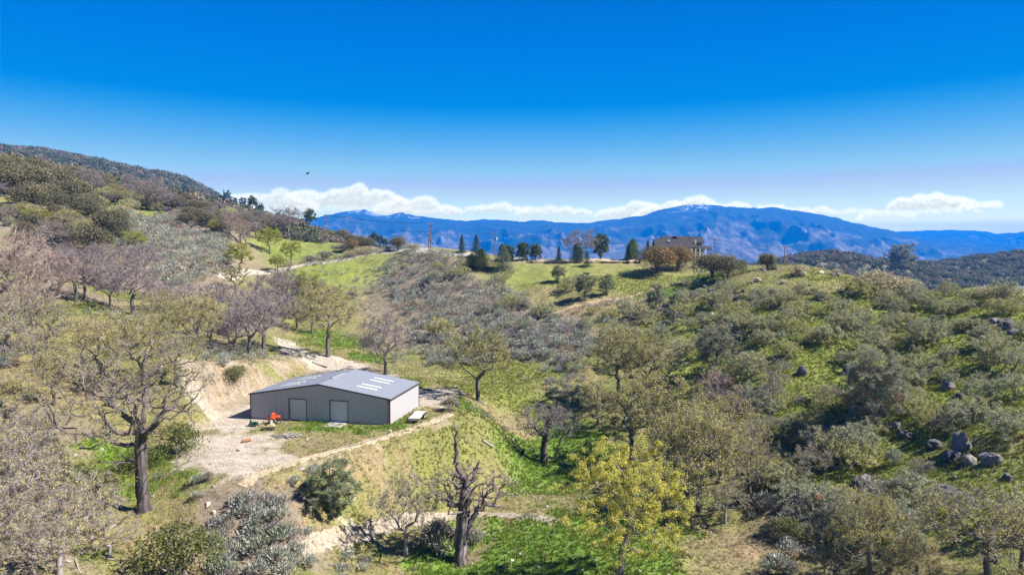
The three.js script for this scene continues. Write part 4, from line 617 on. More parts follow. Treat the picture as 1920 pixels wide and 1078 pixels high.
const greenBushSrc = makeBush({ seed: 52, R: 1.7, H: 2.0, lobes: 11, leaves: 300, leafS: 0.13, col: [[0.10, 0.115, 0.025], [0.14, 0.14, 0.035], [0.075, 0.085, 0.022]], up: 0.5 });
const inside = (pl, x, z) => polyDist(pl, x, z) < 0;
function scatter(pl, gap, seed, jitter = 1) {
  const r = rng(seed), xs = pl.map(p => p[0]), zs = pl.map(p => p[1]), out = [], x0 = Math.min(...xs), x1 = Math.max(...xs), z0 = Math.min(...zs), z1 = Math.max(...zs);
  for (let z = z0; z < z1; z += gap) for (let x = x0; x < x1; x += gap) { const px = x + (r() - 0.5) * gap * jitter * 1.3, pz = z + (r() - 0.5) * gap * jitter * 1.3; if (inside(pl, px, pz)) out.push([px, pz, r()]); }
  return out;
}
const roads = []; // keep plants off the barn and yard
const barnFree = (x, z, m = 1.5) => polyDist(PAD, x, z) > m;
function sights(x, z) { // share of the picture, to rank plants by how large they show
  return 1 / Math.max(20, Math.hypot(x, z));
}
{
  const zone = poly([[1290, 552], [1400, 545], [1480, 548], [1620, 548], [1700, 547], [1900, 552], [1930, 640], [1930, 1090], [1800, 1090], [1620, 1090], [1500, 1030], [1430, 900], [1390, 800], [1300, 690], [1240, 620]]);
  let list = scatter(zone, 2.75, 404, 1.3).filter(p => n2(p[0] / 8, p[1] / 8) + 0.3 * n2b(p[0] / 30, p[1] / 30) > 0.0 && barnFree(p[0], p[1]));
  const clear = [[1806, 842], [1785, 862], [1822, 868], [1862, 868], [1752, 838], [1624, 908], [1612, 914], [1776, 925], [1735, 920], [1890, 615], [1868, 606], [1840, 622], [1505, 702], [1592, 700], [1780, 730], [1700, 820]].map(q => G(...q)).filter(Boolean);   // outcrops stand free of bushes on their open side
  list = list.filter(p => !clear.some(c => Math.abs(p[0] - c.x) < 2.6 && p[1] - c.z > -1.2 && p[1] - c.z < 5));
  list = list.map(p => [...p, (0.5 + Math.pow(p[2], 1.4) * 0.9) * sights(p[0], p[1])]).sort((a, b) => b[3] - a[3]);
  console.log('scrub', list.length);
  const r = rng(77), rest = scrubSrc.map(() => []);
  list.forEach(([x, z, q], i) => {
    const s = 0.5 + Math.pow(q, 1.4) * 0.9, gy = H(x, z), grey = r() < 0.22, k = Math.floor(r() * 5);
    if (i < 290) plantAt(V(x, gy, z), variant('shrub', grey ? 4 + k % 2 : k === 4 ? 0 : k), s * (grey ? 0.75 : 1) * (0.8 + 0.4 * r()), 0.9 + r() * 0.35, grey ? 'grey_bush' : 'scrub_bush', grey ? 'greyish twiggy bush among the olive bushes on the brushy slope' : 'olive green rounded bush on the brushy slope', 'bush', grey ? 'greyish bushes on the brushy slope' : 'olive bushes on the brushy slope');
    else rest[k].push([x, gy, z, s, r() * 6.28]);
  });
  rest.forEach((l, k) => { if (!l.length) return; const m = new THREE.InstancedMesh(scrubSrc[k].crown, leafMat, l.length), mt = new THREE.Matrix4(), qq = new THREE.Quaternion(); l.forEach((p, i) => m.setMatrixAt(i, mt.compose(V(p[0], p[1] - 0.05, p[2]), qq.setFromAxisAngle(V(0, 1, 0), p[4]), V(p[3], p[3], p[3])))); stuff(m, 'brush', 'small far olive bushes covering the top of the brushy slope', 'brush'); });
}
const bushes = (srcs, name, label, group, list) => list.forEach(([u, v, hp, wide = 1], i) => { const g = G(u, v); if (!g) return; const s = srcs[i % srcs.length]; plantAt(g, s, hp * depth(g) / F / s.H, wide, name, label, 'bush', group); });
bushes([0, 1, 2, 3].map(k => variant('shrub', k)), 'scrub_bush', 'olive bush dotted over the sage slope under the ridge', 'olive bushes of the sage slope', [[850, 525, 26, 1], [868, 520, 24], [815, 528, 22], [940, 530, 24, 1.1], [955, 520, 18], [960, 575, 28], [980, 580, 24], [1020, 595, 36], [1005, 600, 26], [825, 640, 52, 0.8], [985, 625, 30], [940, 580, 24], [1075, 545, 30, 1.1], [1060, 550, 26], [1170, 590, 30], [1190, 600, 32], [1215, 610, 34], [1145, 600, 26], [1100, 620, 26], [1140, 640, 36], [1180, 650, 40], [1110, 590, 18], [1240, 640, 32], [985, 560, 16], [1290, 540, 20], [1160, 690, 40], [1080, 690, 30], [1210, 680, 46], [1250, 710, 50], [820, 505, 16], [700, 550, 16], [575, 550, 14], [590, 545, 12], [760, 505, 14]]);
bushes(flowerSrc, 'flowering_bush', 'bush covered with cream coloured blossom along the crest', 'cream flowering bushes', [[1645, 545, 40, 1.2], [1620, 548, 30, 1], [1690, 548, 30, 1.3], [1500, 516, 20, 1], [1850, 560, 26, 1.4], [1660, 560, 18, 1.2], [1570, 515, 12, 1], [690, 475, 14, 1.4], [675, 478, 14, 1.4], [655, 482, 12, 1.5], [775, 468, 12, 2.2], [750, 466, 9, 2], [45, 400, 22, 1.2], [70, 405, 20, 1.2], [100, 408, 16, 1.4], [230, 400, 14, 1.6], [1710, 560, 20, 1.2], [540, 500, 12, 1.2]]);
bushes(greyBushSrc, 'grey_bush', 'greyish twiggy bush beside the path and tracks', 'greyish bushes beside the tracks', [[640, 472, 16, 1.6], [610, 485, 14, 1.6], [585, 490, 12, 1.8], [845, 770, 26, 1], [1450, 555, 16, 1.2], [600, 545, 16], [625, 550, 14], [660, 560, 14], [640, 575, 12], [1540, 560, 14, 1.6], [1600, 556, 14, 1.6], [390, 900, 16, 1], [890, 1020, 34, 0.8], [820, 1035, 60, 0.9], [1500, 960, 34, 1.2], [1460, 1000, 28, 1.2], [1560, 940, 30, 1.2], [985, 580, 14], [1270, 600, 18, 1.3], [340, 640, 20, 1.3], [420, 625, 24, 1.3], [100, 690, 36, 1.2], [150, 690, 26, 1.2]]);
bushes([greenBushSrc], 'green_bush', 'low dark leafy green bush in the hollow', 'dark green bushes of the hollow', [[330, 1085, 100, 1], [265, 880, 40, 1.3], [335, 850, 60, 1], [1490, 920, 36, 1.3], [1480, 1010, 40, 1.2], [1600, 760, 26, 1.4], [440, 715, 30, 1.1], [1560, 790, 40, 1.2], [1440, 930, 40, 1.1], [690, 650, 14, 1.4]]);

// mixed brush and small oaks filling the western hill
{
  const pl = poly([[0, 322], [110, 338], [200, 356], [330, 388], [430, 400], [500, 415], [540, 430], [500, 440], [420, 436], [330, 402], [250, 402], [180, 398], [100, 388], [0, 380]]), r = rng(505), keep = scatter(pl, 5.2, 506).filter(p => n2(p[0] / 20, p[1] / 20) > -0.45);
  console.log('west brush', keep.length);
  keep.forEach(([x, z, q]) => { const k = r(), s = (2.2 + q * 3.4), g = V(x, H(x, z), z); if (k < 0.42) plantAt(g, variant('live', Math.floor(r() * 3)), s / 8, 1.15, 'evergreen_bush', 'low dark evergreen bush between the oaks of the western hill', 'bush', 'dark bushes of the western hill'); else if (k < 0.75) plantAt(g, scrubSrc[Math.floor(r() * 5)], s / 2.9, 1, 'scrub_bush', 'olive bush between the oaks of the western hill', 'bush', 'olive bushes of the western hill'); else plantAt(g, variant('purple', Math.floor(r() * 3)), s * 1.3 / 10, 1.1, 'bare_oak', 'small leafless oak among the brush of the western hill', 'oak tree', 'small leafless oaks of the western hill'); });
}
{
  const pl = poly([[0, 388], [120, 392], [220, 402], [250, 470], [160, 485], [0, 455]]), r = rng(515);
  scatter(pl, 6.5, 516).forEach(([x, z, q]) => { const s = 1.6 + q * 2.6, g = V(x, H(x, z), z); plantAt(g, r() < 0.5 ? variant('shrub', Math.floor(r() * 6)) : variant('live', Math.floor(r() * 3)), r() < 0.5 ? s / 3.2 : s / 5, 1.1, 'hillside_bush', 'bush standing in the sagebrush of the western hill', 'bush', 'bushes in the western sagebrush'); });
}
// ---- sagebrush
{
  const cols = [[[0.315, 0.325, 0.262], [0.25, 0.262, 0.21], [0.375, 0.38, 0.31]], [[0.28, 0.26, 0.24], [0.22, 0.20, 0.185], [0.33, 0.305, 0.28]], [[0.26, 0.28, 0.205], [0.21, 0.232, 0.168], [0.315, 0.328, 0.245]]];
  const src = [0, 1, 2, 3].map(k => makeSage(k + 1, cols[k % 3], 460)); const far = [0, 1, 2, 3].map(k => makeSage(k + 11, cols[k % 3], 200));
  const pts = [], zone = (list, gap, seed, size, keep = -1) => { const pl = poly(list); for (const [x, z, q] of scatter(pl, gap, seed)) if (n2b(x / 9 + seed, z / 9) > keep && barnFree(x, z, 1)) pts.push([x, z, size * (0.65 + q * 0.8)]); };
  zone([[230, 405], [330, 396], [430, 420], [436, 505], [350, 545], [280, 520], [190, 470], [110, 440], [0, 420], [0, 395], [120, 395]], 1.85, 1, 1.75, -0.7);
  zone([[705, 500], [760, 476], [870, 482], [885, 525], [960, 545], [1010, 590], [1090, 610], [1120, 660], [1060, 690], [960, 670], [800, 690], [770, 650], [770, 600], [720, 560]], 1.75, 2, 1.6, -0.55);
  zone([[560, 505], [700, 485], [720, 560], [770, 600], [700, 600], [640, 560], [590, 540]], 2.2, 3, 0.9, 0.05);
  zone([[385, 1010], [440, 940], [480, 935], [560, 965], [590, 1000], [560, 1030], [600, 1085], [390, 1085]], 1.1, 4, 1.3, -0.5);
  zone([[540, 890], [600, 885], [600, 950], [545, 945]], 1.6, 5, 1.1, -0.2);
  zone([[150, 590], [300, 600], [480, 640], [500, 670], [430, 690], [300, 680], [120, 640], [60, 640]], 2.0, 6, 1.2, 0.0);
  zone([[560, 495], [660, 475], [740, 466], [740, 472], [660, 486], [570, 502]], 1.5, 7, 1.1, -0.6);
  zone([[1010, 690], [1100, 680], [1110, 760], [1030, 750]], 1.5, 8, 1.2, -0.2);
  zone([[1100, 560], [1290, 560], [1300, 690], [1140, 690], [1050, 620]], 2.2, 9, 1.2, -0.05);
  zone([[1400, 900], [1500, 890], [1640, 1000], [1600, 1085], [1440, 1085], [1400, 1000]], 1.9, 10, 1.3, -0.2);
  zone([[640, 1040], [780, 1030], [900, 1085], [620, 1085]], 1.7, 11, 0.9, 0.1);
  zone([[880, 770], [980, 780], [1000, 800], [900, 790]], 1.5, 12, 0.8, 0.0);
  zone([[1390, 560], [1600, 550], [1700, 560], [1600, 580], [1400, 590]], 2.6, 13, 1.1, 0.1);
  zone([[570, 610], [760, 650], [760, 690], [700, 650], [600, 610]], 1.6, 14, 1.1, -0.2);
  zone([[370, 655], [430, 650], [500, 665], [520, 690], [450, 720], [410, 745], [365, 740]], 1.7, 15, 0.85, 0.0);
  zone([[900, 700], [1000, 700], [1000, 720], [900, 720]], 2.4, 16, 0.8, 0.2);
  zone([[230, 870], [330, 850], [390, 900], [380, 940], [300, 920]], 2.2, 17, 0.8, 0.1);
  zone([[0, 600], [120, 580], [200, 700], [100, 760], [0, 760]], 2.2, 18, 1.1, 0.0);
  const ranked = pts.map(p => [...p, p[2] * sights(p[0], p[1])]).sort((a, b) => b[3] - a[3]); console.log('sage', ranked.length);
  const r = rng(31), rest = far.map(() => []);
  ranked.forEach(([x, z, s], i) => {
    const k = Math.floor(r() * 4), y = H(x, z) - 0.03, t = r() * 6.28, hgt = 0.85 + r() * 0.4;
    if (i < 295) { const m = new THREE.Mesh(src[k], leafMat); m.position.set(x, y, z); m.rotation.y = t; m.scale.set(s, s * hgt, s); addThing(m, 'sagebrush', 'silvery grey green sagebrush mound in open ground', 'sagebrush', 'sagebrush mounds'); }
    else rest[k].push([x, y, z, s, t, hgt]);
  });
  rest.forEach((l, k) => { const m = new THREE.InstancedMesh(far[k], leafMat, l.length), mt = new THREE.Matrix4(), q = new THREE.Quaternion(); const tint = new THREE.Color(), tr2 = rng(900 + k); l.forEach((p, i) => { m.setMatrixAt(i, mt.compose(V(p[0], p[1], p[2]), q.setFromAxisAngle(V(0, 1, 0), p[4]), V(p[3], p[3] * p[5], p[3]))); const t = 0.65 + 0.6 * tr2(), w = tr2() < 0.3 + 0.3 * n2(p[0] / 12, p[2] / 12) ? 1 : 0; m.setColorAt(i, tint.setRGB(t * (w ? 1.08 : 0.97), t * (w ? 0.9 : 1), t * (w ? 0.8 : 0.98))); }); stuff(m, 'sagebrush_cover', 'silvery sagebrush covering the far slopes', 'sagebrush'); });
}
// ---- far brush on the hills
{
  const src = [makeBush({ seed: 61, R: 1.6, H: 1.9, lobes: 6, leaves: 40, leafS: 0.42, leafW: 0.8, stems: 0, col: [[0.11, 0.125, 0.065], [0.145, 0.145, 0.08], [0.09, 0.105, 0.058]] }), makeBush({ seed: 62, R: 1.6, H: 1.8, lobes: 6, leaves: 40, leafS: 0.42, leafW: 0.8, stems: 0, col: [[0.19, 0.16, 0.12], [0.155, 0.15, 0.10], [0.215, 0.18, 0.145]] })], pl = src.map(() => []);
  const zone = (P, gap, seed, s) => { for (const [x, z, q] of scatter(P, gap, seed)) { const n = n2b(x / 45, z / 45) + 0.6 * n2(x / 14, z / 14); if (n < -0.42) continue; pl[n2(x / 30 + 7, z / 30) > 0.1 ? 1 : 0].push([x, H(x, z), z, s * (0.6 + q), q * 6.28]); } };
  zone([[-900, -950], [-300, -1180], [-200, -700], [-140, -330], [-240, -290], [-330, -320], [-640, -560], [-900, -760]], 6.5, 71, 2.6);
  zone([[-290, -300], [-150, -330], [-100, -300], [-95, -390], [-180, -420], [-300, -400]], 4.2, 72, 1.5);
  zone([[200, -680], [330, -640], [900, -680], [950, -1080], [560, -1080], [250, -900]], 6.5, 73, 2.2);
  zone([[-100, -300], [-60, -295], [-58, -330], [-100, -360]], 3.6, 74, 1.2);
  pl.forEach((l, k) => { const m = new THREE.InstancedMesh(src[k].crown, leafMat, l.length), mt = new THREE.Matrix4(), q = new THREE.Quaternion(); l.forEach((p, i) => m.setMatrixAt(i, mt.compose(V(p[0], p[1] - 0.3, p[2]), q.setFromAxisAngle(V(0, 1, 0), p[4]), V(p[3], p[3], p[3])))); stuff(m, 'hill_brush', 'dark chaparral brush covering the far hills', 'brush'); console.log('far brush', l.length); });
}
// ---- loose stones
{
  const src = (() => { const g = new THREE.IcosahedronGeometry(1, 1), p = g.attributes.position; for (let i = 0; i < p.count; i++) { const k = 1 + 0.35 * n3(p.getX(i) * 1.3, p.getY(i) * 1.3, p.getZ(i) * 1.3); p.setXYZ(i, p.getX(i) * k, p.getY(i) * k * 0.65, p.getZ(i) * k); } g.computeVertexNormals(); return g; })();
  const r = rng(615), n = 2600, m = new THREE.InstancedMesh(src, stdMat([1, 1, 1], 0.95), n), mt = new THREE.Matrix4(), q = new THREE.Quaternion(), c = new THREE.Color();
  for (let i = 0; i < n; i++) { const d = 50 + r() * 150, x = (r() - 0.5) * 1.6 * d, s = 0.06 + 0.2 * Math.pow(r(), 4), t = 0.7 + r() * 0.6; m.setMatrixAt(i, mt.compose(V(x, H(x, -d) + s * 0.2, -d), q.setFromEuler(new THREE.Euler(r(), r() * 6, r())), V(s, s, s * 1.2))); m.setColorAt(i, c.setRGB(0.26 * t, 0.23 * t, 0.20 * t)); }
  stuff(m, 'loose_stones', 'small loose stones scattered over the slopes', 'stones');
}
// ---- grass
{
  const r = rng(41), tuft = (seed, hgt, n) => { const q = rng(seed), g = new GB(); for (let k = 0; k < n; k++) { const a = q() * 6.28, d = q() * 0.16, u = unit(q); g.sliver(Math.cos(a) * d, -0.02, Math.sin(a) * d, u[0] * 0.45, 0.8, u[2] * 0.45, hgt * (0.5 + q() * 0.8), 0.035 + q() * 0.03, [1, 1, 1].map(v => v * (0.8 + q() * 0.4)), q); } return g.build(); };
  const geos = [tuft(1, 0.26, 12), tuft(2, 0.34, 12)], lists = [[], []], cr = rng(43);
  for (let i = 0; i < 420000 && lists[0].length + lists[1].length < 150000; i++) {
    const d = 45 + Math.pow(r(), 0.8) * 175, x = (r() - 0.5) * 1.7 * d, z = -d, c = cover(x, z);
    if (r() > c.lush * 0.95 + 0.12) continue; if (polyDist(PAD, x, z) < 0 && c.lush < 0.2) continue;
    const lush = c.lush > 0.62; lists[lush ? 1 : 0].push([x, H(x, z), z, (lush ? 0.75 : 0.6) + r() * 0.8, r() * 6.28, c.c]);
  }
  const gm = new THREE.MeshPhysicalMaterial({ vertexColors: true, roughness: 0.9, transmission: 0.25, thickness: 0, side: THREE.DoubleSide, specularIntensity: 0.2 });
  lists.forEach((l, k) => { const m = new THREE.InstancedMesh(geos[k], gm, l.length), mt = new THREE.Matrix4(), q = new THREE.Quaternion(), col = new THREE.Color(); l.forEach((p, i) => { m.setMatrixAt(i, mt.compose(V(p[0], p[1], p[2]), q.setFromAxisAngle(V(0, 1, 0), p[4]), V(p[3], p[3], p[3]))); const v = 0.85 + cr() * 0.5; const t = cr(), st = t < (k ? 0.06 : 0.3) ? [0.36, 0.285, 0.165] : t < (k ? 0.08 : 0.42) ? [0.25, 0.21, 0.19] : t < (k ? 0.1 : 0.6) ? [0.15, 0.19, 0.035] : p[5], w = st === p[5] ? 0 : 0.6; m.setColorAt(i, col.setRGB(mix(p[5][0], st[0], w) * v * (0.9 + cr() * 0.3), mix(p[5][1], st[1], w) * v * 1.05, mix(p[5][2], st[2], w) * v)); }); stuff(m, 'grass', k ? 'lush bright green grass in the hollows' : 'short dry and green grass on open ground', 'grass'); });
  console.log('grass', lists.map(l => l.length).join());
}

{ let n = 0; const seen = new Set(); scene.traverse(o => { if (o.isMesh && !seen.has(o.geometry)) { seen.add(o.geometry); n += (o.geometry.index ? o.geometry.index.count : o.geometry.attributes.position.count) / 3; } }); console.log('triangles', n); }

// ------------------------------------------------------------------ the metal barn
const steelWall = stdMat([0.35, 0.335, 0.345], 0.6), steelRoof = stdMat([0.20, 0.212, 0.24], 0.5, { metalness: 0.1 }), darkTrim = stdMat([0.055, 0.05, 0.05], 0.5), doorMat = stdMat([0.46, 0.475, 0.48], 0.5, { metalness: 0.2 }), skyMat = stdMat([0.50, 0.51, 0.45], 0.5), copper = stdMat([0.16, 0.07, 0.05], 0.5), concrete = stdMat([0.31, 0.295, 0.285], 0.9), timberMat = stdMat([0.20, 0.15, 0.11], 0.9), rubber = stdMat([0.02, 0.02, 0.02], 0.8);
// a ribbed steel sheet in the plane of (along, up), ribs standing out along n; edges given per position along the sheet
function ribSheet(a0, a1, lo, hi, P, n, pitch = 0.3, rib = 0.05, flat = 0.012) {
  const at = [a0]; const first = Math.ceil((a0 + 0.001) / pitch); for (let k = first; k * pitch < a1 - 0.001; k++) { const c = k * pitch; for (const d of [-0.07, -0.03, 0.03, 0.07]) if (c + d > a0 + 0.002 && c + d < a1 - 0.002) at.push(c + d); } at.push(a1);
  const raise = a => { const c = Math.round(a / pitch) * pitch, d = Math.abs(a - c); return d < 0.04 ? rib : flat; };
  const pos = [], idx = [];
  at.forEach((a, i) => { const h = raise(a); for (const e of [lo(a), hi(a)]) { const p = P(a, e).addScaledVector(n, h); pos.push(p.x, p.y, p.z); } if (i) { const o = i * 2; idx.push(o - 2, o, o - 1, o - 1, o, o + 1); } });
  const g = new THREE.BufferGeometry(); g.setAttribute('position', new THREE.Float32BufferAttribute(pos, 3)); g.setIndex(idx); const q = g.toNonIndexed(); q.computeVertexNormals(); return q;
}
{
  const W = 21.6, D = 12.8, E = 3.75, R = 5.5, mid = W / 2, slope = (R - E) / mid, top = a => E + slope * Math.min(a, W - a) - 0.02;
  const barn = new THREE.Group(); barn.position.set(-38.6, 0, -99.8); barn.rotation.y = -0.186;
  const doors = [[6.15, 8.85], [12.55, 15.25]], DH = 3.12;
  // walls: a core with the door openings cut, and sheets of ribbed steel on it
  const sh = new THREE.Shape([[0, -0.2], [W, -0.2], [W, E - 0.03], [mid, R - 0.03], [0, E - 0.03]].map(p => new THREE.Vector2(...p)));
  for (const [a, b] of doors) sh.holes.push(new THREE.Path([[a, 0.02], [a, DH], [b, DH], [b, 0.02]].map(p => new THREE.Vector2(...p))));
  const front = part(barn, 'front_wall', new THREE.ExtrudeGeometry(sh, { depth: 0.16, bevelEnabled: false }).translate(0, 0, -0.17), steelWall);
  const cuts = [0, ...Array.from({ length: 23 }, (_, k) => (k + 1) * 0.9), W].filter(a => !doors.some(([p, q]) => a > p && a < q)).concat(doors.flat()).sort((a, b) => a - b).filter((a, i, l) => !i || a - l[i - 1] > 0.02);
  for (let k = 0; k < cuts.length - 1; k++) { const a = cuts[k], b = cuts[k + 1], over = doors.find(([p, q]) => (a + b) / 2 > p && (a + b) / 2 < q); part(front, 'wall_panel', ribSheet(a, b, () => over ? DH : 0, top, (x, y) => V(x, y, 0), V(0, 0, 1)), steelWall); }
  const shB = new THREE.Shape([[0, -0.2], [W, -0.2], [W, E - 0.03], [mid, R - 0.03], [0, E - 0.03]].map(p => new THREE.Vector2(...p)));
  part(barn, 'back_wall', new THREE.ExtrudeGeometry(shB, { depth: 0.16, bevelEnabled: false }).translate(0, 0, -D), steelWall);
  for (const [x, nx] of [[W, 1], [0, -1]]) {
    const w = part(barn, 'side_wall', box(0.16, E + 0.15, D - 0.36, x - nx * 0.09, (E - 0.25) / 2, -D / 2), steelWall);
    for (let z = 0; z < D - 0.01; z += 0.9) part(w, 'wall_panel', ribSheet(z, Math.min(D, z + 0.9), () => 0, () => E - 0.06, (a, y) => V(x, y, nx > 0 ? -a : -a), V(nx, 0, 0)), steelWall);
  }
  for (const [x, z] of [[W + 0.02, 0.03], [-0.02, 0.03], [W + 0.02, -D], [-0.02, -D]]) part(barn, 'corner_trim', box(0.16, E - 0.02, 0.12, x, E / 2, z), darkTrim);
  part(barn, 'base_trim', box(W - 0.2, 0.12, 0.05, mid, 0.02, 0.045), darkTrim);
  for (const [a, b] of doors) {
    const g = new THREE.Group(); g.name = 'roll_up_door'; barn.add(g);
    const n = 15, pos = []; // curtain of rounded slats
    const slat = new THREE.CylinderGeometry(0.12, 0.12, b - a - 0.02, 10, 1, true, 0, Math.PI).rotateZ(Math.PI / 2).rotateX(-Math.PI / 2);
    slat.scale(1, 0.86, 0.28); const list = []; for (let k = 0; k < n; k++) list.push(slat.clone().translate((a + b) / 2, 0.12 + k * (DH - 0.08) / n, -0.11)); part(g, 'door_curtain', merge(list), doorMat);
    part(g, 'door_backing', box(b - a, DH, 0.02, (a + b) / 2, DH / 2, -0.14), doorMat); part(g, 'bottom_bar', box(b - a - 0.02, 0.1, 0.06, (a + b) / 2, 0.06, -0.09), darkTrim);
    for (const x of [a, b]) part(g, 'jamb', box(0.11, DH + 0.1, 0.09, x + (x === a ? -0.05 : 0.05), (DH + 0.1) / 2, 0.02), darkTrim);
    part(g, 'header', box(b - a + 0.2, 0.13, 0.09, (a + b) / 2, DH + 0.115, 0.021), darkTrim);
  }
  for (const s of [0, 1]) {
    const th = Math.atan(slope), L = mid / Math.cos(th) + 0.16, slab = part(barn, 'roof_slope', box(L, 0.09, D + 0.3).translate(-L / 2, 0, 0).rotateZ(s ? -0 : 0), steelRoof);
    const sgn = s ? 1 : -1, P = (z, t) => V(mid + sgn * t * Math.cos(th), R + 0.06 - t * Math.sin(th), z);
    slab.geometry = (() => { const g = box(L, 0.08, D + 0.3, L / 2, 0, 0); g.rotateZ(-th); if (!s) g.rotateY(Math.PI); return g.translate(mid, R + 0.01, -D / 2); })();
    const n = V(sgn * Math.sin(th), Math.cos(th), 0);
    for (let z = 0; z < D + 0.29; z += 0.9) part(slab, 'roof_panel', ribSheet(z, Math.min(D + 0.3, z + 0.9), () => 0.02, () => L, (a, t) => P(0.15 - a, t), n, 0.3, 0.028, 0.006), steelRoof);
    part(barn, 'eave_gutter', box(0.13, 0.15, D + 0.34, mid + sgn * (L * Math.cos(th) + 0.05), E - 0.08, -D / 2), darkTrim);
    for (const z of [0.18, -D - 0.18]) { const g = box(L + 0.02, 0.2, 0.05, L / 2, -0.02, 0); g.rotateZ(-th); if (!s) g.rotateY(Math.PI); part(barn, 'rake_trim', g.translate(mid, R + 0.0, z), darkTrim); }
    for (const z of [-3.0, -4.7, -8.0, -9.7]) { const g = box(3.1, 0.05, 0.62, 6.2, 0.095, 0); g.rotateZ(-th); if (!s) g.rotateY(Math.PI); part(barn, 'skylight', g.translate(mid, R + 0.01, z), skyMat); }
  }
  part(barn, 'ridge_cap', new THREE.CylinderGeometry(0.2, 0.2, D + 0.32, 8, 1, false).scale(1.2, 0.35, 1).rotateX(Math.PI / 2).translate(mid, R + 0.045, -D / 2), steelRoof);
  part(barn, 'downspout', merge([box(0.1, E - 0.1, 0.1, W - 0.22, E / 2, 0.12), box(0.1, 0.1, 0.4, W - 0.22, 0.06, 0.25)]), copper);
  addThing(barn, 'metal_barn', 'large grey ribbed steel barn with two roll up doors and roof skylights', 'barn');
  const at = (x, y, z) => V(x, y, z).applyAxisAngle(V(0, 1, 0), barn.rotation.y).add(barn.position);
  const ramp = new THREE.Mesh((() => { const g = rbox(2.6, 0.16, 2.5, 0, 0, 0, 0.03); return g; })(), concrete), q = at(13.9, 0.02, 1.35); ramp.position.copy(q); ramp.rotation.y = barn.rotation.y; ramp.rotation.x = 0.02; addThing(ramp, 'concrete_apron', 'small pale concrete apron in front of a barn door', 'slab');

  // hose from the corner of the barn along the yard edge
  const hp = [[729, 803], [731, 811], [722, 818], [705, 823], [680, 831], [655, 838], [630, 842], [606, 848]].map(p => { const g = G(...p); return V(g.x, g.y + 0.06, g.z); });
  const hose = new THREE.Mesh(new THREE.TubeGeometry(new THREE.CatmullRomCurve3(hp), 90, 0.05, 6), stdMat([0.03, 0.03, 0.03], 0.6)); addThing(hose, 'drain_hose', 'black drain hose snaking from the barn corner along the yard edge', 'hose');
}
// ------------------------------------------------------------------ yard machines
const orange = stdMat([0.55, 0.075, 0.02], 0.4), cream = stdMat([0.50, 0.40, 0.22], 0.6), greenP = stdMat([0.02, 0.09, 0.03], 0.45), steel = stdMat([0.25, 0.25, 0.26], 0.4, { metalness: 0.7 }), whiteP = stdMat([0.6, 0.6, 0.58], 0.5), plankMat = [stdMat([0.40, 0.37, 0.34], 0.9), stdMat([0.34, 0.31, 0.285], 0.9), stdMat([0.45, 0.42, 0.385], 0.9)];
function wheel(parent, r, w, x, y, z, rim = whiteP) { const t = part(parent, 'wheel', new THREE.TorusGeometry(r * 0.72, r * 0.28, 8, 20).scale(1, 1, w / (r * 0.56)).translate(x, y, z), rubber); part(t, 'rim', cylZ(r * 0.5, w * 0.7, x, y, z), rim); return t; }
function standing(u, v, turn, lift = 0) { const g = G(u, v), o = new THREE.Group(); o.position.set(g.x, g.y + lift, g.z); o.rotation.y = turn; return o; }
{
  const t = standing(514, 794, 0.25);
  part(t, 'hood', rbox(0.85, 0.42, 0.46, 0.38, 0.92, 0, 0.09), orange); part(t, 'grille', box(0.03, 0.34, 0.36, 0.815, 0.9, 0), darkTrim); part(t, 'cowl', rbox(0.5, 0.55, 0.6, -0.25, 1.05, 0, 0.08), orange); part(t, 'fuel_tank', cylX(0.2, 0.5, -0.1, 1.36, 0), orange);
  for (const z of [-0.42, 0.42]) part(t, 'fender', new THREE.TorusGeometry(0.46, 0.07, 6, 14, Math.PI).scale(1, 1, 2).translate(-0.35, 0.5, z), orange);
  part(t, 'frame', merge([box(1.6, 0.12, 0.24, 0.1, 0.6, 0), box(0.12, 0.1, 0.9, 0.62, 0.4, 0), box(0.16, 0.12, 0.9, -0.35, 0.45, 0)]), darkTrim);
  part(t, 'seat', merge([rbox(0.36, 0.08, 0.42, -0.62, 0.98, 0, 0.03), rbox(0.08, 0.34, 0.42, -0.82, 1.16, 0, 0.03)]), rubber); part(t, 'steering_wheel', merge([new THREE.TorusGeometry(0.18, 0.02, 6, 18).rotateX(Math.PI / 2).rotateZ(0.5).translate(-0.4, 1.5, 0), rod(V(-0.4, 1.5, 0), V(-0.2, 1.2, 0), 0.02)]), darkTrim);
  part(t, 'exhaust', cylY(0.03, 0.03, 0.4, 0.5, 1.1, 0.12, 8), steel);
  for (const z of [-0.45, 0.45]) { wheel(t, 0.45, 0.22, -0.35, 0.45, z); wheel(t, 0.27, 0.16, 0.62, 0.27, z); }
  addThing(t, 'small_tractor', 'small orange tractor parked before the barn wall', 'tractor');
}
{
  const t = standing(504, 806, 0.2);
  const deck = part(t, 'deck', rbox(1.5, 0.1, 0.8, 0, 0.5, 0, 0.03), cream); for (const z of [-0.4, 0.4]) part(deck, 'rail', rbox(1.45, 0.16, 0.05, 0, 0.6, z, 0.02), cream);
  part(t, 'engine_cover', rbox(0.5, 0.34, 0.5, 0.35, 0.72, 0, 0.08), cream); part(t, 'mower_housing', rbox(0.75, 0.22, 0.95, -0.2, 0.28, 0, 0.08), darkTrim); part(t, 'seat', rbox(0.34, 0.3, 0.4, -0.4, 0.72, 0, 0.08), rubber); part(t, 'tow_bar', rod(V(0.75, 0.45, 0), V(1.3, 0.25, 0), 0.035), darkTrim);
  for (const x of [-0.52, 0.52]) for (const z of [-0.42, 0.42]) wheel(t, 0.24, 0.16, x, 0.24, z, steel);
  addThing(t, 'utility_cart', 'low cream coloured wheeled mower cart beside the orange tractor', 'cart');
}
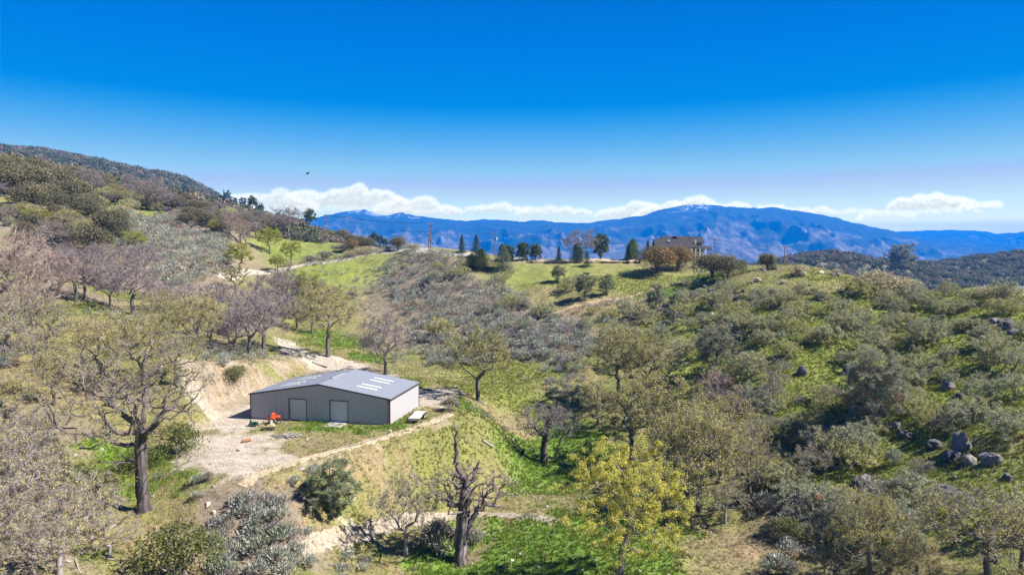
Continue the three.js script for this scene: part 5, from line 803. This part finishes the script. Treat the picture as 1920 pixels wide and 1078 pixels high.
{
  const t = standing(475, 799, -0.2);
  part(t, 'hood', rbox(0.6, 0.34, 0.45, 0.34, 0.5, 0, 0.1), greenP); part(t, 'body', rbox(0.55, 0.26, 0.6, -0.3, 0.42, 0, 0.08), greenP); part(t, 'seat', merge([rbox(0.3, 0.08, 0.36, -0.35, 0.6, 0, 0.03), rbox(0.07, 0.26, 0.36, -0.5, 0.75, 0, 0.03)]), rubber); part(t, 'mower_deck', rbox(0.6, 0.14, 0.85, 0.02, 0.2, 0, 0.05), greenP); part(t, 'steering_wheel', new THREE.TorusGeometry(0.14, 0.016, 6, 16).rotateX(1.2).translate(0.05, 0.8, 0), rubber);
  for (const z of [-0.32, 0.32]) { wheel(t, 0.25, 0.18, -0.38, 0.25, z, cream); wheel(t, 0.18, 0.12, 0.45, 0.18, z, cream); }
  addThing(t, 'riding_mower', 'small dark green riding mower on the bare dirt yard', 'mower');
}
{
  // flatbed trailer
  const t = new THREE.Group(), g = G(780, 781.5); t.position.set(-13.95, g.y, -99.6); t.rotation.y = -0.1;
  for (let k = 0; k < 9; k++) part(t, 'deck_plank', rbox(0.172, 0.05, 4.8, -0.74 + k * 0.185, 0.62, 0, 0.008), plankMat[k % 3]);
  part(t, 'frame', merge([box(0.08, 0.14, 4.9, -0.8, 0.52, 0), box(0.08, 0.14, 4.9, 0.8, 0.52, 0), ...[-2.4, -1.2, 0, 1.2, 2.4].map(z => box(1.52, 0.1, 0.08, 0, 0.53, z))]), darkTrim);
  for (const x of [-0.98, 0.98]) { for (const z of [-0.75, 0.02]) { const w = part(t, 'wheel', new THREE.TorusGeometry(0.24, 0.1, 8, 20).rotateY(Math.PI / 2).translate(x, 0.34, z), rubber); part(w, 'rim', cylX(0.17, 0.14, x, 0.34, z), whiteP); } part(t, 'fender', merge([rbox(0.26, 0.04, 1.5, x, 0.74, -0.37, 0.015), box(0.26, 0.24, 0.03, x, 0.63, -1.1), box(0.26, 0.24, 0.03, x, 0.63, 0.37)]), darkTrim); }
  part(t, 'tongue', merge([rod(V(-0.7, 0.5, -2.4), V(0, 0.45, -3.6), 0.05), rod(V(0.7, 0.5, -2.4), V(0, 0.45, -3.6), 0.05)]), darkTrim); part(t, 'jack', cylY(0.04, 0.04, 0.75, 0, 0.08, -3.5, 8), steel); part(t, 'ramp_gate', rbox(1.5, 0.05, 0.5, 0, 0.5, 2.66, 0.02).rotateX(0), steel); part(t, 'tail_light', box(0.12, 0.08, 0.03, 0.8, 0.5, 2.47), stdMat([0.4, 0.02, 0.02], 0.4));
  addThing(t, 'flatbed_trailer', 'two axle flatbed trailer with weathered plank deck beside the white barn wall', 'trailer');
}
{
  // scrap boards and branches in a heap, and a stump
  const r = rng(8), o = standing(540, 819, 0), wm = [stdMat([0.30, 0.27, 0.25], 0.95), stdMat([0.22, 0.19, 0.18], 0.95), stdMat([0.40, 0.37, 0.34], 0.95), stdMat([0.12, 0.10, 0.10], 0.95)];
  for (let k = 0; k < 46; k++) { const l = 0.5 + r() * 1.5, x = gauss(r) * 1.5, z = gauss(r) * 0.75, y = 0.05 + r() * 0.28 * Math.exp(-(x * x) / 2); const g = k % 3 ? box(l, 0.04, 0.12 + r() * 0.1) : new THREE.CylinderGeometry(0.03, 0.05, l, 6).rotateZ(Math.PI / 2); g.rotateZ((r() - 0.5) * 0.3); g.rotateY(r() * 3.14); part(o, k % 3 ? 'board' : 'branch', g.translate(x, y, z), wm[k % 4]); }
  addThing(o, 'scrap_heap', 'low heap of grey boards and branches on the yard grass', 'heap');
  const s = standing(461, 829, 0.6); part(s, 'log_body', new THREE.CylinderGeometry(0.22, 0.26, 1.1, 9).rotateZ(Math.PI / 2).translate(0, 0.22, 0), stdMat([0.24, 0.14, 0.08], 0.95)); part(s, 'log_end', new THREE.CircleGeometry(0.21, 9).rotateY(Math.PI / 2).translate(0.555, 0.22, 0), stdMat([0.5, 0.34, 0.2], 0.95)); addThing(s, 'cut_log', 'short reddish cut log lying on the dirt yard', 'log');
}
// ------------------------------------------------------------------ boulders and stones
const rockMats = [stdMat([0.15, 0.135, 0.128], 0.95), stdMat([0.105, 0.096, 0.094], 0.95), stdMat([0.20, 0.178, 0.162], 0.95)], paleRock = stdMat([0.40, 0.35, 0.30], 0.95), darkRock = stdMat([0.075, 0.07, 0.072], 0.9);
function rockGeo(seed, flat = 0.75) {
  const g = new THREE.IcosahedronGeometry(1, 4), p = g.attributes.position, cols = [], r = rng(seed); const cut = Array.from({ length: 7 }, () => { const u = unit(r); return [...u, 0.62 + r() * 0.3]; });
  for (let i = 0; i < p.count; i++) { let x = p.getX(i), y = p.getY(i), z = p.getZ(i); let k = 1 + 0.26 * n3(x * 1.1 + seed * 9, y * 1.1, z * 1.1) + 0.09 * n3(x * 3.1, y * 3.1 + seed, z * 3.1) + 0.03 * n3(x * 9, y * 9, z * 9 + seed); for (const [a, b, c, d] of cut) { const q = x * a + y * b + z * c; if (q * k > d) k = mix(k, d / q, 0.85); } p.setXYZ(i, x * k, y * k * flat, z * k); const t = 1 + 0.3 * n3(x * 2.2, y * 2.2, z * 2.2 + seed) + 0.2 * n3(x * 8, y * 8, z * 8); cols.push(t, t, t * 0.98); }
  g.setAttribute('color', new THREE.Float32BufferAttribute(cols, 3)); g.computeVertexNormals(); return g;
}
for (const m of [...rockMats, paleRock, darkRock]) m.vertexColors = true;
const rockSrc = [1, 2, 3, 4, 5, 6].map(k => rockGeo(k, 0.62 + 0.05 * k));
const rocks = (mat, label, group, list) => list.forEach(([u, v, w, hh = 0.8], i) => { const g = G(u, v); if (!g) return; const s = w * depth(g) / F / 2, m = new THREE.Mesh(rockSrc[(i + w) % 6 | 0], Array.isArray(mat) ? mat[i % mat.length] : mat); m.position.set(g.x, g.y + s * hh * 0.25, g.z); m.rotation.set(0.2 * (i % 3), u * 1.7 + v, 0.15 * (i % 4)); m.scale.set(s, s * hh * 1.2, s * 0.9); addThing(m, 'boulder', label, 'boulder', group); });
rocks(rockMats, 'grey granite boulder in the outcrop on the brushy slope', 'granite boulders of the brushy slope', [[1806, 842, 46, 1], [1785, 862, 36, 0.9], [1822, 868, 30], [1862, 868, 34, 1], [1752, 838, 34, 0.8], [1845, 858, 22], [1624, 908, 34, 0.8], [1606, 912, 22], [1640, 924, 20], [1618, 930, 20], [1776, 925, 54, 0.45], [1740, 935, 26], [1730, 905, 24], [1700, 820, 30], [1680, 800, 22], [1780, 730, 26], [1800, 745, 22], [1730, 720, 20], [1860, 742, 16], [1890, 615, 40, 0.5], [1868, 606, 26, 0.6], [1905, 625, 30, 0.5], [1840, 622, 22], [1856, 636, 20], [1830, 615, 16], [1550, 860, 14], [1570, 880, 16], [1520, 905, 14], [1680, 950, 22], [1800, 960, 24], [1640, 870, 14], [1890, 900, 22], [1760, 790, 18], [1580, 740, 14]]);
rocks(darkRock, 'dark rounded boulder standing upright among olive bushes', 'dark boulders among the bushes', [[1505, 702, 20, 1.4], [1592, 700, 26, 1.3], [1440, 600, 12], [1545, 858, 18]]);
rocks([...rockMats, paleRock], 'pale boulder on the knoll meadow', 'boulders of the knoll meadow', [[1336, 548, 18], [1322, 540, 14], [1346, 556, 20, 0.6], [1310, 528, 14], [1358, 518, 10], [1332, 532, 10], [1408, 532, 18, 0.5], [1422, 527, 16, 0.5], [1434, 508, 10], [1456, 506, 14, 0.6], [1498, 514, 18, 1], [1506, 516, 14, 1], [1492, 517, 12], [1562, 518, 14], [1574, 517, 12], [1540, 512, 12, 0.6], [1470, 530, 9, 0.6], [1520, 536, 8, 0.6], [1350, 575, 16], [1333, 592, 14], [1380, 560, 12], [1260, 560, 10], [1395, 548, 12], [1300, 556, 12], [1485, 570, 14], [1540, 565, 12], [1662, 590, 10], [1630, 584, 12], [1590, 612, 10]]);
rocks([paleRock, rockMats[2]], 'pale rounded boulder on the western sage hill', 'boulders of the western sage hill', [[288, 458, 16, 0.8], [322, 474, 18, 0.7], [366, 436, 14, 0.8], [345, 466, 8], [330, 420, 9], [300, 470, 12], [312, 480, 12], [270, 462, 10], [395, 462, 9], [404, 464, 8], [182, 328, 10, 0.5], [215, 345, 9], [340, 505, 14], [356, 500, 12], [450, 440, 7], [378, 398, 10]]);
rocks([darkRock, rockMats[1]], 'dark jagged rock of the outcrop in the sage slope', 'rocks of the sage slope outcrop', [[797, 545, 20, 1.2], [785, 558, 16, 1.1], [776, 562, 12, 1.2], [806, 556, 12], [765, 566, 10]]);
rocks(stdMat([0.42, 0.37, 0.32], 0.9, { vertexColors: true }), 'small whitish stone lying by the sagebrush patch', 'whitish stones by the sagebrush', [[432, 950, 9], [438, 956, 7], [445, 953, 10], [428, 962, 8], [420, 968, 7], [440, 963, 6], [452, 958, 8], [400, 962, 10], [390, 945, 10], [388, 950, 7], [412, 975, 9], [455, 948, 6], [448, 968, 7], [480, 1035, 14], [434, 972, 6], [770, 893, 10], [960, 1052, 8], [975, 1040, 7], [1010, 1065, 8]]);

// fallen timber
{
  const mats = [stdMat([0.22, 0.19, 0.175], 0.95), stdMat([0.26, 0.23, 0.21], 0.95), stdMat([0.13, 0.105, 0.095], 0.95)];
  const log = (pts, rad, mat, label, group) => { const w = pts.map(([u, v], i) => { const g = G(u, v); return V(g.x, g.y + rad * 0.8, g.z); }); const m = new THREE.Mesh(new THREE.TubeGeometry(new THREE.CatmullRomCurve3(w), 16, rad, 7), mat); addThing(m, 'fallen_log', label, 'log', group); };
  log([[1056, 868], [1064, 873], [1074, 878]], 0.16, mats[2], 'dark fallen log on grass beside the two trunked oak'); log([[1058, 874], [1070, 881]], 0.1, mats[1], 'thin pale branch fallen beside the two trunked oak');
  log([[905, 828], [915, 834], [924, 840]], 0.2, mats[1], 'pale grey fallen log on the dry bank');
  for (const [a, b, c, d] of [[190, 1045, 215, 1050], [140, 1050, 150, 1078], [215, 985, 190, 1000], [60, 1030, 110, 1005], [230, 1060, 225, 1078]]) log([[a, b], [(a + c) / 2, (b + d) / 2 + 2], [c, d]], 0.08, mats[1], 'bleached branch lying under the pale oaks', 'bleached branches under the pale oaks');
  log([[585, 680], [600, 686], [612, 690]], 0.22, mats[1], 'bleached log beside the driveway bend'); log([[570, 668], [582, 676]], 0.18, mats[0], 'grey log at the driveway bend near the dark soil');
  for (const [a, b, c, d] of [[520, 910, 530, 925], [500, 930, 515, 935], [955, 765, 965, 772]]) log([[a, b], [c, d]], 0.06, mats[1], 'thin dry branch on open ground', 'thin dry branches');
  // brush piles of dead wood on the slope
  for (const [u, v, w, label] of [[1775, 700, 46, 'tangled pile of bleached dead branches between olive bushes'], [1495, 905, 60, 'grey brush pile of fallen twigs above the bare soil']]) { const g = G(u, v), r = rng(u), s = w * depth(g) / F / 2, b = new GB(); for (let k = 0; k < 150; k++) { const a = r() * 6.28, d = Math.sqrt(r()) * s, uu = unit(r), x = Math.cos(a) * d, z = Math.sin(a) * d, y = r() * 0.6, l = 0.4 + r() * 1.2; b.tube([V(x, y, z), V(x + uu[0] * l * 0.5, y + Math.abs(uu[1]) * l * 0.3 + 0.05, z + uu[2] * l * 0.5), V(x + uu[0] * l, y + uu[1] * l * 0.3, z + uu[2] * l)], [0.035, 0.025, 0.01], 4, () => vary(r, pick(r, PALETWIG), 0.2)); } const m = new THREE.Mesh(b.build(), twigMat); m.position.copy(g); addThing(m, 'brush_heap', label, 'heap'); }
}
// ------------------------------------------------------------------ house on the ridge
{
  const roofM = stdMat([0.045, 0.042, 0.046], 0.85), wallM = stdMat([0.15, 0.13, 0.12], 0.9), white = stdMat([0.66, 0.65, 0.63], 0.7), glass = new THREE.MeshPhysicalMaterial({ color: 0x11151a, roughness: 0.08, metalness: 0.1 });
  const D = 258, P = (u, v) => spot(u, v, D), h = new THREE.Group(), o = P(1272, 492); o.y = Math.min(o.y, H(o.x, o.z) + 0.4); h.position.copy(o); h.rotation.y = -0.06;
  const k = D / F, X = u => (u - 1272) * k, Y = v => CAM_Y + (HORIZON - v) * k - o.y;
  const gable = (u0, u1, z0, z1, ve, vr) => { const w = X(u1) - X(u0), e = Y(ve), r = Y(vr), zm = (z0 + z1) / 2, ov = 0.5; const mk = (za, zb) => { const d = Math.hypot(zb - za, r - e), g = box(w + 1.0, 0.22, d + ov, 0, 0, -ov / 2), t = Math.atan2(r - e, Math.abs(za - zb)); g.rotateX(za > zb ? t : -t); if (za < zb) { g.rotateY(0); } return g.translate((X(u0) + X(u1)) / 2, (e + r) / 2, (za + zb) / 2); }; return [mk(z0, zm), mk(z1, zm)]; };
  const wing = (u0, u1, z0, z1, ve) => box(X(u1) - X(u0), Y(ve) + 1.6, z0 - z1, (X(u0) + X(u1)) / 2, Y(ve) / 2 - 0.8, (z0 + z1) / 2);
  const w1 = part(h, 'wall', wing(1228, 1312, 5, -5, 465), wallM), w2 = part(h, 'upper_wall', wing(1246, 1318, -2, -9.5, 453), wallM);
  for (const g of gable(1228, 1300, 5.4, -5, 465, 449.5)) part(h, 'roof', g, roofM);
  for (const g of gable(1246, 1300, -2, -9.5, 453, 443.8)) part(h, 'upper_roof', g, roofM);
  for (const g of gable(1300, 1318, 0, -8, 455.5, 445)) part(h, 'wing_roof', g, roofM);
  // front gable over the stair hall
  { const e = Y(463), r = Y(444), w = 4.6, L = 7; for (const s of [-1, 1]) { const d = Math.hypot(w, (r - e) * 0.8), g = box(d + 0.3, 0.2, L, s * d / 2, 0, 0); g.rotateZ(-s * Math.atan2((r - e) * 0.8, w)); part(h, 'dormer_roof', g.translate(X(1266), r + 0.05, -3.9), roofM); } }
  { const e = Y(466.5); const g = box(6.4, 0.2, 4.4); g.rotateX(0.3); part(h, 'porch_roof', g.translate(X(1312), e + 0.3, 4), roofM); }
  part(h, 'chimney', box(0.55, 2.4, 0.55, X(1301), Y(456), 2.5), white); part(h, 'vent_pipe', cylY(0.12, 0.12, 0.8, X(1252), Y(453), 2.2), white); part(h, 'skylight', rbox(0.9, 0.3, 0.9, X(1252), Y(452.5), 2.0, 0.06), white);
  for (const u of [1291, 1298, 1306, 1316]) part(h, 'porch_column', box(0.34, Y(466) + 1.2, 0.34, X(u), Y(466) / 2 - 0.6, 6), white);
  part(h, 'balcony', box(7.4, 0.22, 2.2, X(1303), Y(479), 5.6), white);
  for (let q = 0; q < 14; q++) part(h, 'baluster', box(0.07, 0.9, 0.07, X(1287) + 0.3 + q * 0.46, Y(479) + 0.5, 6.6), white); part(h, 'handrail', box(6.8, 0.09, 0.12, X(1302), Y(479) + 1.0, 6.6), white);
  for (const [u, v] of [[1286, 470], [1294, 470], [1303, 470], [1311, 471], [1240, 472], [1255, 472]]) { const wn = part(h, 'window', rbox(1.3, 1.5, 0.1, X(u), Y(v), 5.05, 0.02), white); part(wn, 'pane', box(1.05, 1.25, 0.03, X(u), Y(v), 5.12), glass); }
  addThing(h, 'hilltop_house', 'dark roofed house with white porch columns on the ridge', 'house');
  // low timber edging along the drive
  const wl = new THREE.Group(), gs = []; for (let u = 985; u <= 1205; u += 7) { const g = G(u, 493.5); gs.push(g); } const o2 = gs[0]; wl.position.copy(o2); for (let i = 0; i < gs.length - 1; i++) { const a = gs[i], b = gs[i + 1], l = a.distanceTo(b); if (l > 8) continue; const m = box(l * 0.98, 0.75, 0.22); m.rotateY(-Math.atan2(b.z - a.z, b.x - a.x)); part(wl, 'timber', m.translate((a.x + b.x) / 2 - o2.x, (a.y + b.y) / 2 - o2.y + 0.25, (a.z + b.z) / 2 - o2.z), timberMat); } addThing(wl, 'retaining_wall', 'low dark timber retaining wall along the house drive', 'wall');
}
// ------------------------------------------------------------------ utility poles and lines
{
  const poleM = stdMat([0.15, 0.095, 0.07], 0.9), armM = stdMat([0.30, 0.22, 0.18], 0.9), ins = stdMat([0.5, 0.5, 0.48], 0.4), can = stdMat([0.45, 0.46, 0.47], 0.5, { metalness: 0.3 }), wireM = stdMat([0.03, 0.03, 0.035], 0.6);
  const make = (u, vTop, d, label, { arms = 1, trans = false, wide = 2.4, turn = 0 } = {}) => {
    const top = spot(u, vTop, d), gy = H(top.x, top.z) - 0.4, hgt = top.y - gy, o = new THREE.Group(); o.position.set(top.x, gy, top.z); o.rotation.y = turn;
    part(o, 'pole_shaft', cylY(0.19, 0.13, hgt, 0, 0, 0, 10), poleM);
    for (let k = 0; k < arms; k++) { const y = hgt - 0.35 - k * 2.0, a = part(o, 'crossarm', box(wide, 0.16, 0.12, 0, y, 0.17), armM); for (const x of [-0.46, -0.22, 0.22, 0.46]) part(a, 'insulator', cylY(0.05, 0.04, 0.2, x * wide, y + 0.08, 0.17, 8), ins); for (const s of [-1, 1]) part(a, 'brace', rod(V(s * 0.6, y - 0.05, 0.2), V(0, y - 0.75, 0.2), 0.03), armM); }
    if (trans) part(o, 'transformer', merge([cylY(0.34, 0.34, 1.0, 0.52, hgt - 3.2, 0.1, 16), cylY(0.05, 0.05, 0.25, 0.42, hgt - 2.2, 0.1, 8)]), can);
    addThing(o, 'utility_pole', label, 'pole'); return V(top.x, top.y - 0.1, top.z);
  };
  const A = make(611, 402, 306, 'wooden utility pole where the road leaves the western hill', { arms: 2 }), B = make(807, 418, 262, 'tall double armed utility pole beside the ridge road', { arms: 2 }), B2 = make(803.5, 435, 259, 'short dark service pole beside the double armed pole', { arms: 1, wide: 0.8 }), C = make(928, 434, 258, 'utility pole with grey transformer between the conifers', { arms: 1, trans: true, wide: 1.8 });
  const Dp = make(1341, 447, 285, 'utility pole just beyond the ridge house', { wide: 3 }), E = make(1472, 462, 262, 'utility pole behind the knoll meadow', { wide: 3 }), Fp = make(1776, 521, 240, 'utility pole top showing over the brushy crest', { wide: 3.4 });
  make(361, 367, 330, 'utility pole among dark pines high on the western hill', { wide: 3 }); make(379, 374, 325, 'second utility pole among the pines of the western hill', { wide: 1.6 }); make(348, 392, 290, 'utility pole behind the bare oaks of the western hill', { wide: 3.2 }); make(470, 396, 340, 'utility pole with transformer under the crest pines', { trans: true, wide: 3 });
  const wire = (a, b, sag, label, dx = 0) => { const p = a.clone().add(V(dx, 0, 0)), q = b.clone().add(V(dx, 0, 0)), m = p.clone().lerp(q, 0.5); m.y -= sag; addThing(new THREE.Mesh(new THREE.TubeGeometry(new THREE.QuadraticBezierCurve3(p, m, q), 40, 0.045, 5), wireM), 'power_line', label, 'power line', 'power lines along the ridge'); };
  const spans = [[A, B2, 3], [B2, C, 2], [C, Dp, 6], [Dp, E, 2], [E, Fp, 3], [A, B, 2]];
  for (const [a, b, s] of spans) for (const dx of a === A && b === B ? [-0.9, 0.9] : [0]) wire(a, b, s, 'dark power line strung between the ridge utility poles', dx);
}
// ------------------------------------------------------------------ far houses and masts on the western shoulder
{
  const wm = stdMat([0.52, 0.47, 0.42], 0.9), rm = stdMat([0.28, 0.17, 0.13], 0.9), wd = stdMat([0.05, 0.06, 0.07], 0.3), pale = stdMat([0.55, 0.52, 0.48], 0.8);
  const house = (u, v, d, w, label, roof = rm) => { const p = spot(u, v, d), o = new THREE.Group(); p.y = Math.max(p.y - 3, H(p.x, p.z) - 1); o.position.copy(p); o.rotation.y = 0.4; part(o, 'wall', box(w, 5.2, 7, 0, 1.6, 0), wm); for (const s of [-1, 1]) { const g = box(w + 1, 0.3, 4.6); g.rotateX(s * 0.42); part(o, 'roof', g.translate(0, 5.0, s * 1.9), roof); } for (let k = 0; k < 3; k++) part(o, 'window', box(1.6, 1.5, 0.1, (k - 1) * w * 0.28, 2.4, 3.53), wd); addThing(o, 'distant_house', label, 'house'); };
  house(60, 285, 1000, 22, 'red roofed house on top of the distant shoulder hill'); house(48, 283, 1000, 14, 'pale low house beside the red roofed hilltop one', pale); house(267, 331, 1075, 18, 'pale house where the distant hill levels out', pale); house(363, 343, 1090, 12, 'small house on the last distant hilltop'); house(112, 322, 750, 10, 'pale house halfway down the distant shoulder', pale);
  const mast = (u, v0, v1, d, label) => { const a = spot(u, v1, d), b = spot(u, v0, d), o = new THREE.Group(); o.position.copy(a); const hgt = b.y - a.y, m = stdMat([0.35, 0.36, 0.38], 0.6, { metalness: 0.4 }); for (const [x, z] of [[-1, -1], [1, -1], [1, 1], [-1, 1]]) part(o, 'leg', rod(V(x * 0.9, -6, z * 0.9), V(x * 0.25, hgt, z * 0.25), 0.12), m); for (let k = 0; k < 8; k++) { const w = mix(0.85, 0.3, k / 8), y = hgt * k / 8; part(o, 'brace', merge([rod(V(-w, y, w), V(w, y + hgt / 8, w), 0.07), rod(V(w, y, -w), V(-w, y + hgt / 8, -w), 0.07)]), m); } addThing(o, 'radio_mast', label, 'mast'); };
  mast(86, 270, 288, 1010, 'lattice radio mast on the distant hill beside the red roofed house'); mast(27, 270, 282, 1000, 'thin radio mast on the top of the distant hill');
}
// ------------------------------------------------------------------ a bird in the sky
{
  const o = new THREE.Group(); o.position.copy(spot(576, 326, 90)); const m = stdMat([0.02, 0.02, 0.022], 0.9), b = new GB(), c = () => [1, 1, 1];
  b.tube([V(-0.22, 0, 0), V(-0.12, 0.02, 0), V(0, 0.02, 0), V(0.14, 0.03, 0), V(0.2, 0.04, 0), V(0.27, 0.03, 0)], [0.02, 0.05, 0.07, 0.05, 0.04, 0.005], 8, c);
  for (const s of [-1, 1]) { const w = new THREE.Shape([[0.09, 0], [0.12, 0.2], [0.02, 0.48], [-0.05, 0.46], [-0.08, 0.2], [-0.09, 0]].map(q => new THREE.Vector2(...q))); const g = new THREE.ExtrudeGeometry(w, { depth: 0.012, bevelEnabled: false }).rotateX(Math.PI / 2 * s).rotateX(-s * 0.45); const p = g.attributes.position; for (let i = 0; i < p.count; i++) b.vert(p.getX(i), p.getY(i) + 0.04, p.getZ(i), 0, 1, 0, [1, 1, 1]); const st = b.p.length / 3 - p.count; for (let i = 0; i < p.count; i++) b.i.push(st + i); }
  const st = b.p.length / 3; for (const q of [[-0.2, 0.01, 0], [-0.36, 0, 0.07], [-0.36, 0, -0.07]]) b.vert(...q, 0, 1, 0, [1, 1, 1]); b.i.push(st, st + 1, st + 2);
  const bird = new THREE.Mesh(b.build(), m); bird.material.side = THREE.DoubleSide; o.add(bird); bird.name = 'body'; bird.geometry.computeVertexNormals(); o.rotation.y = 0.8; addThing(o, 'flying_bird', 'small black bird gliding in the clear sky above the cloud', 'bird');
}
renderer.render(scene, camera);
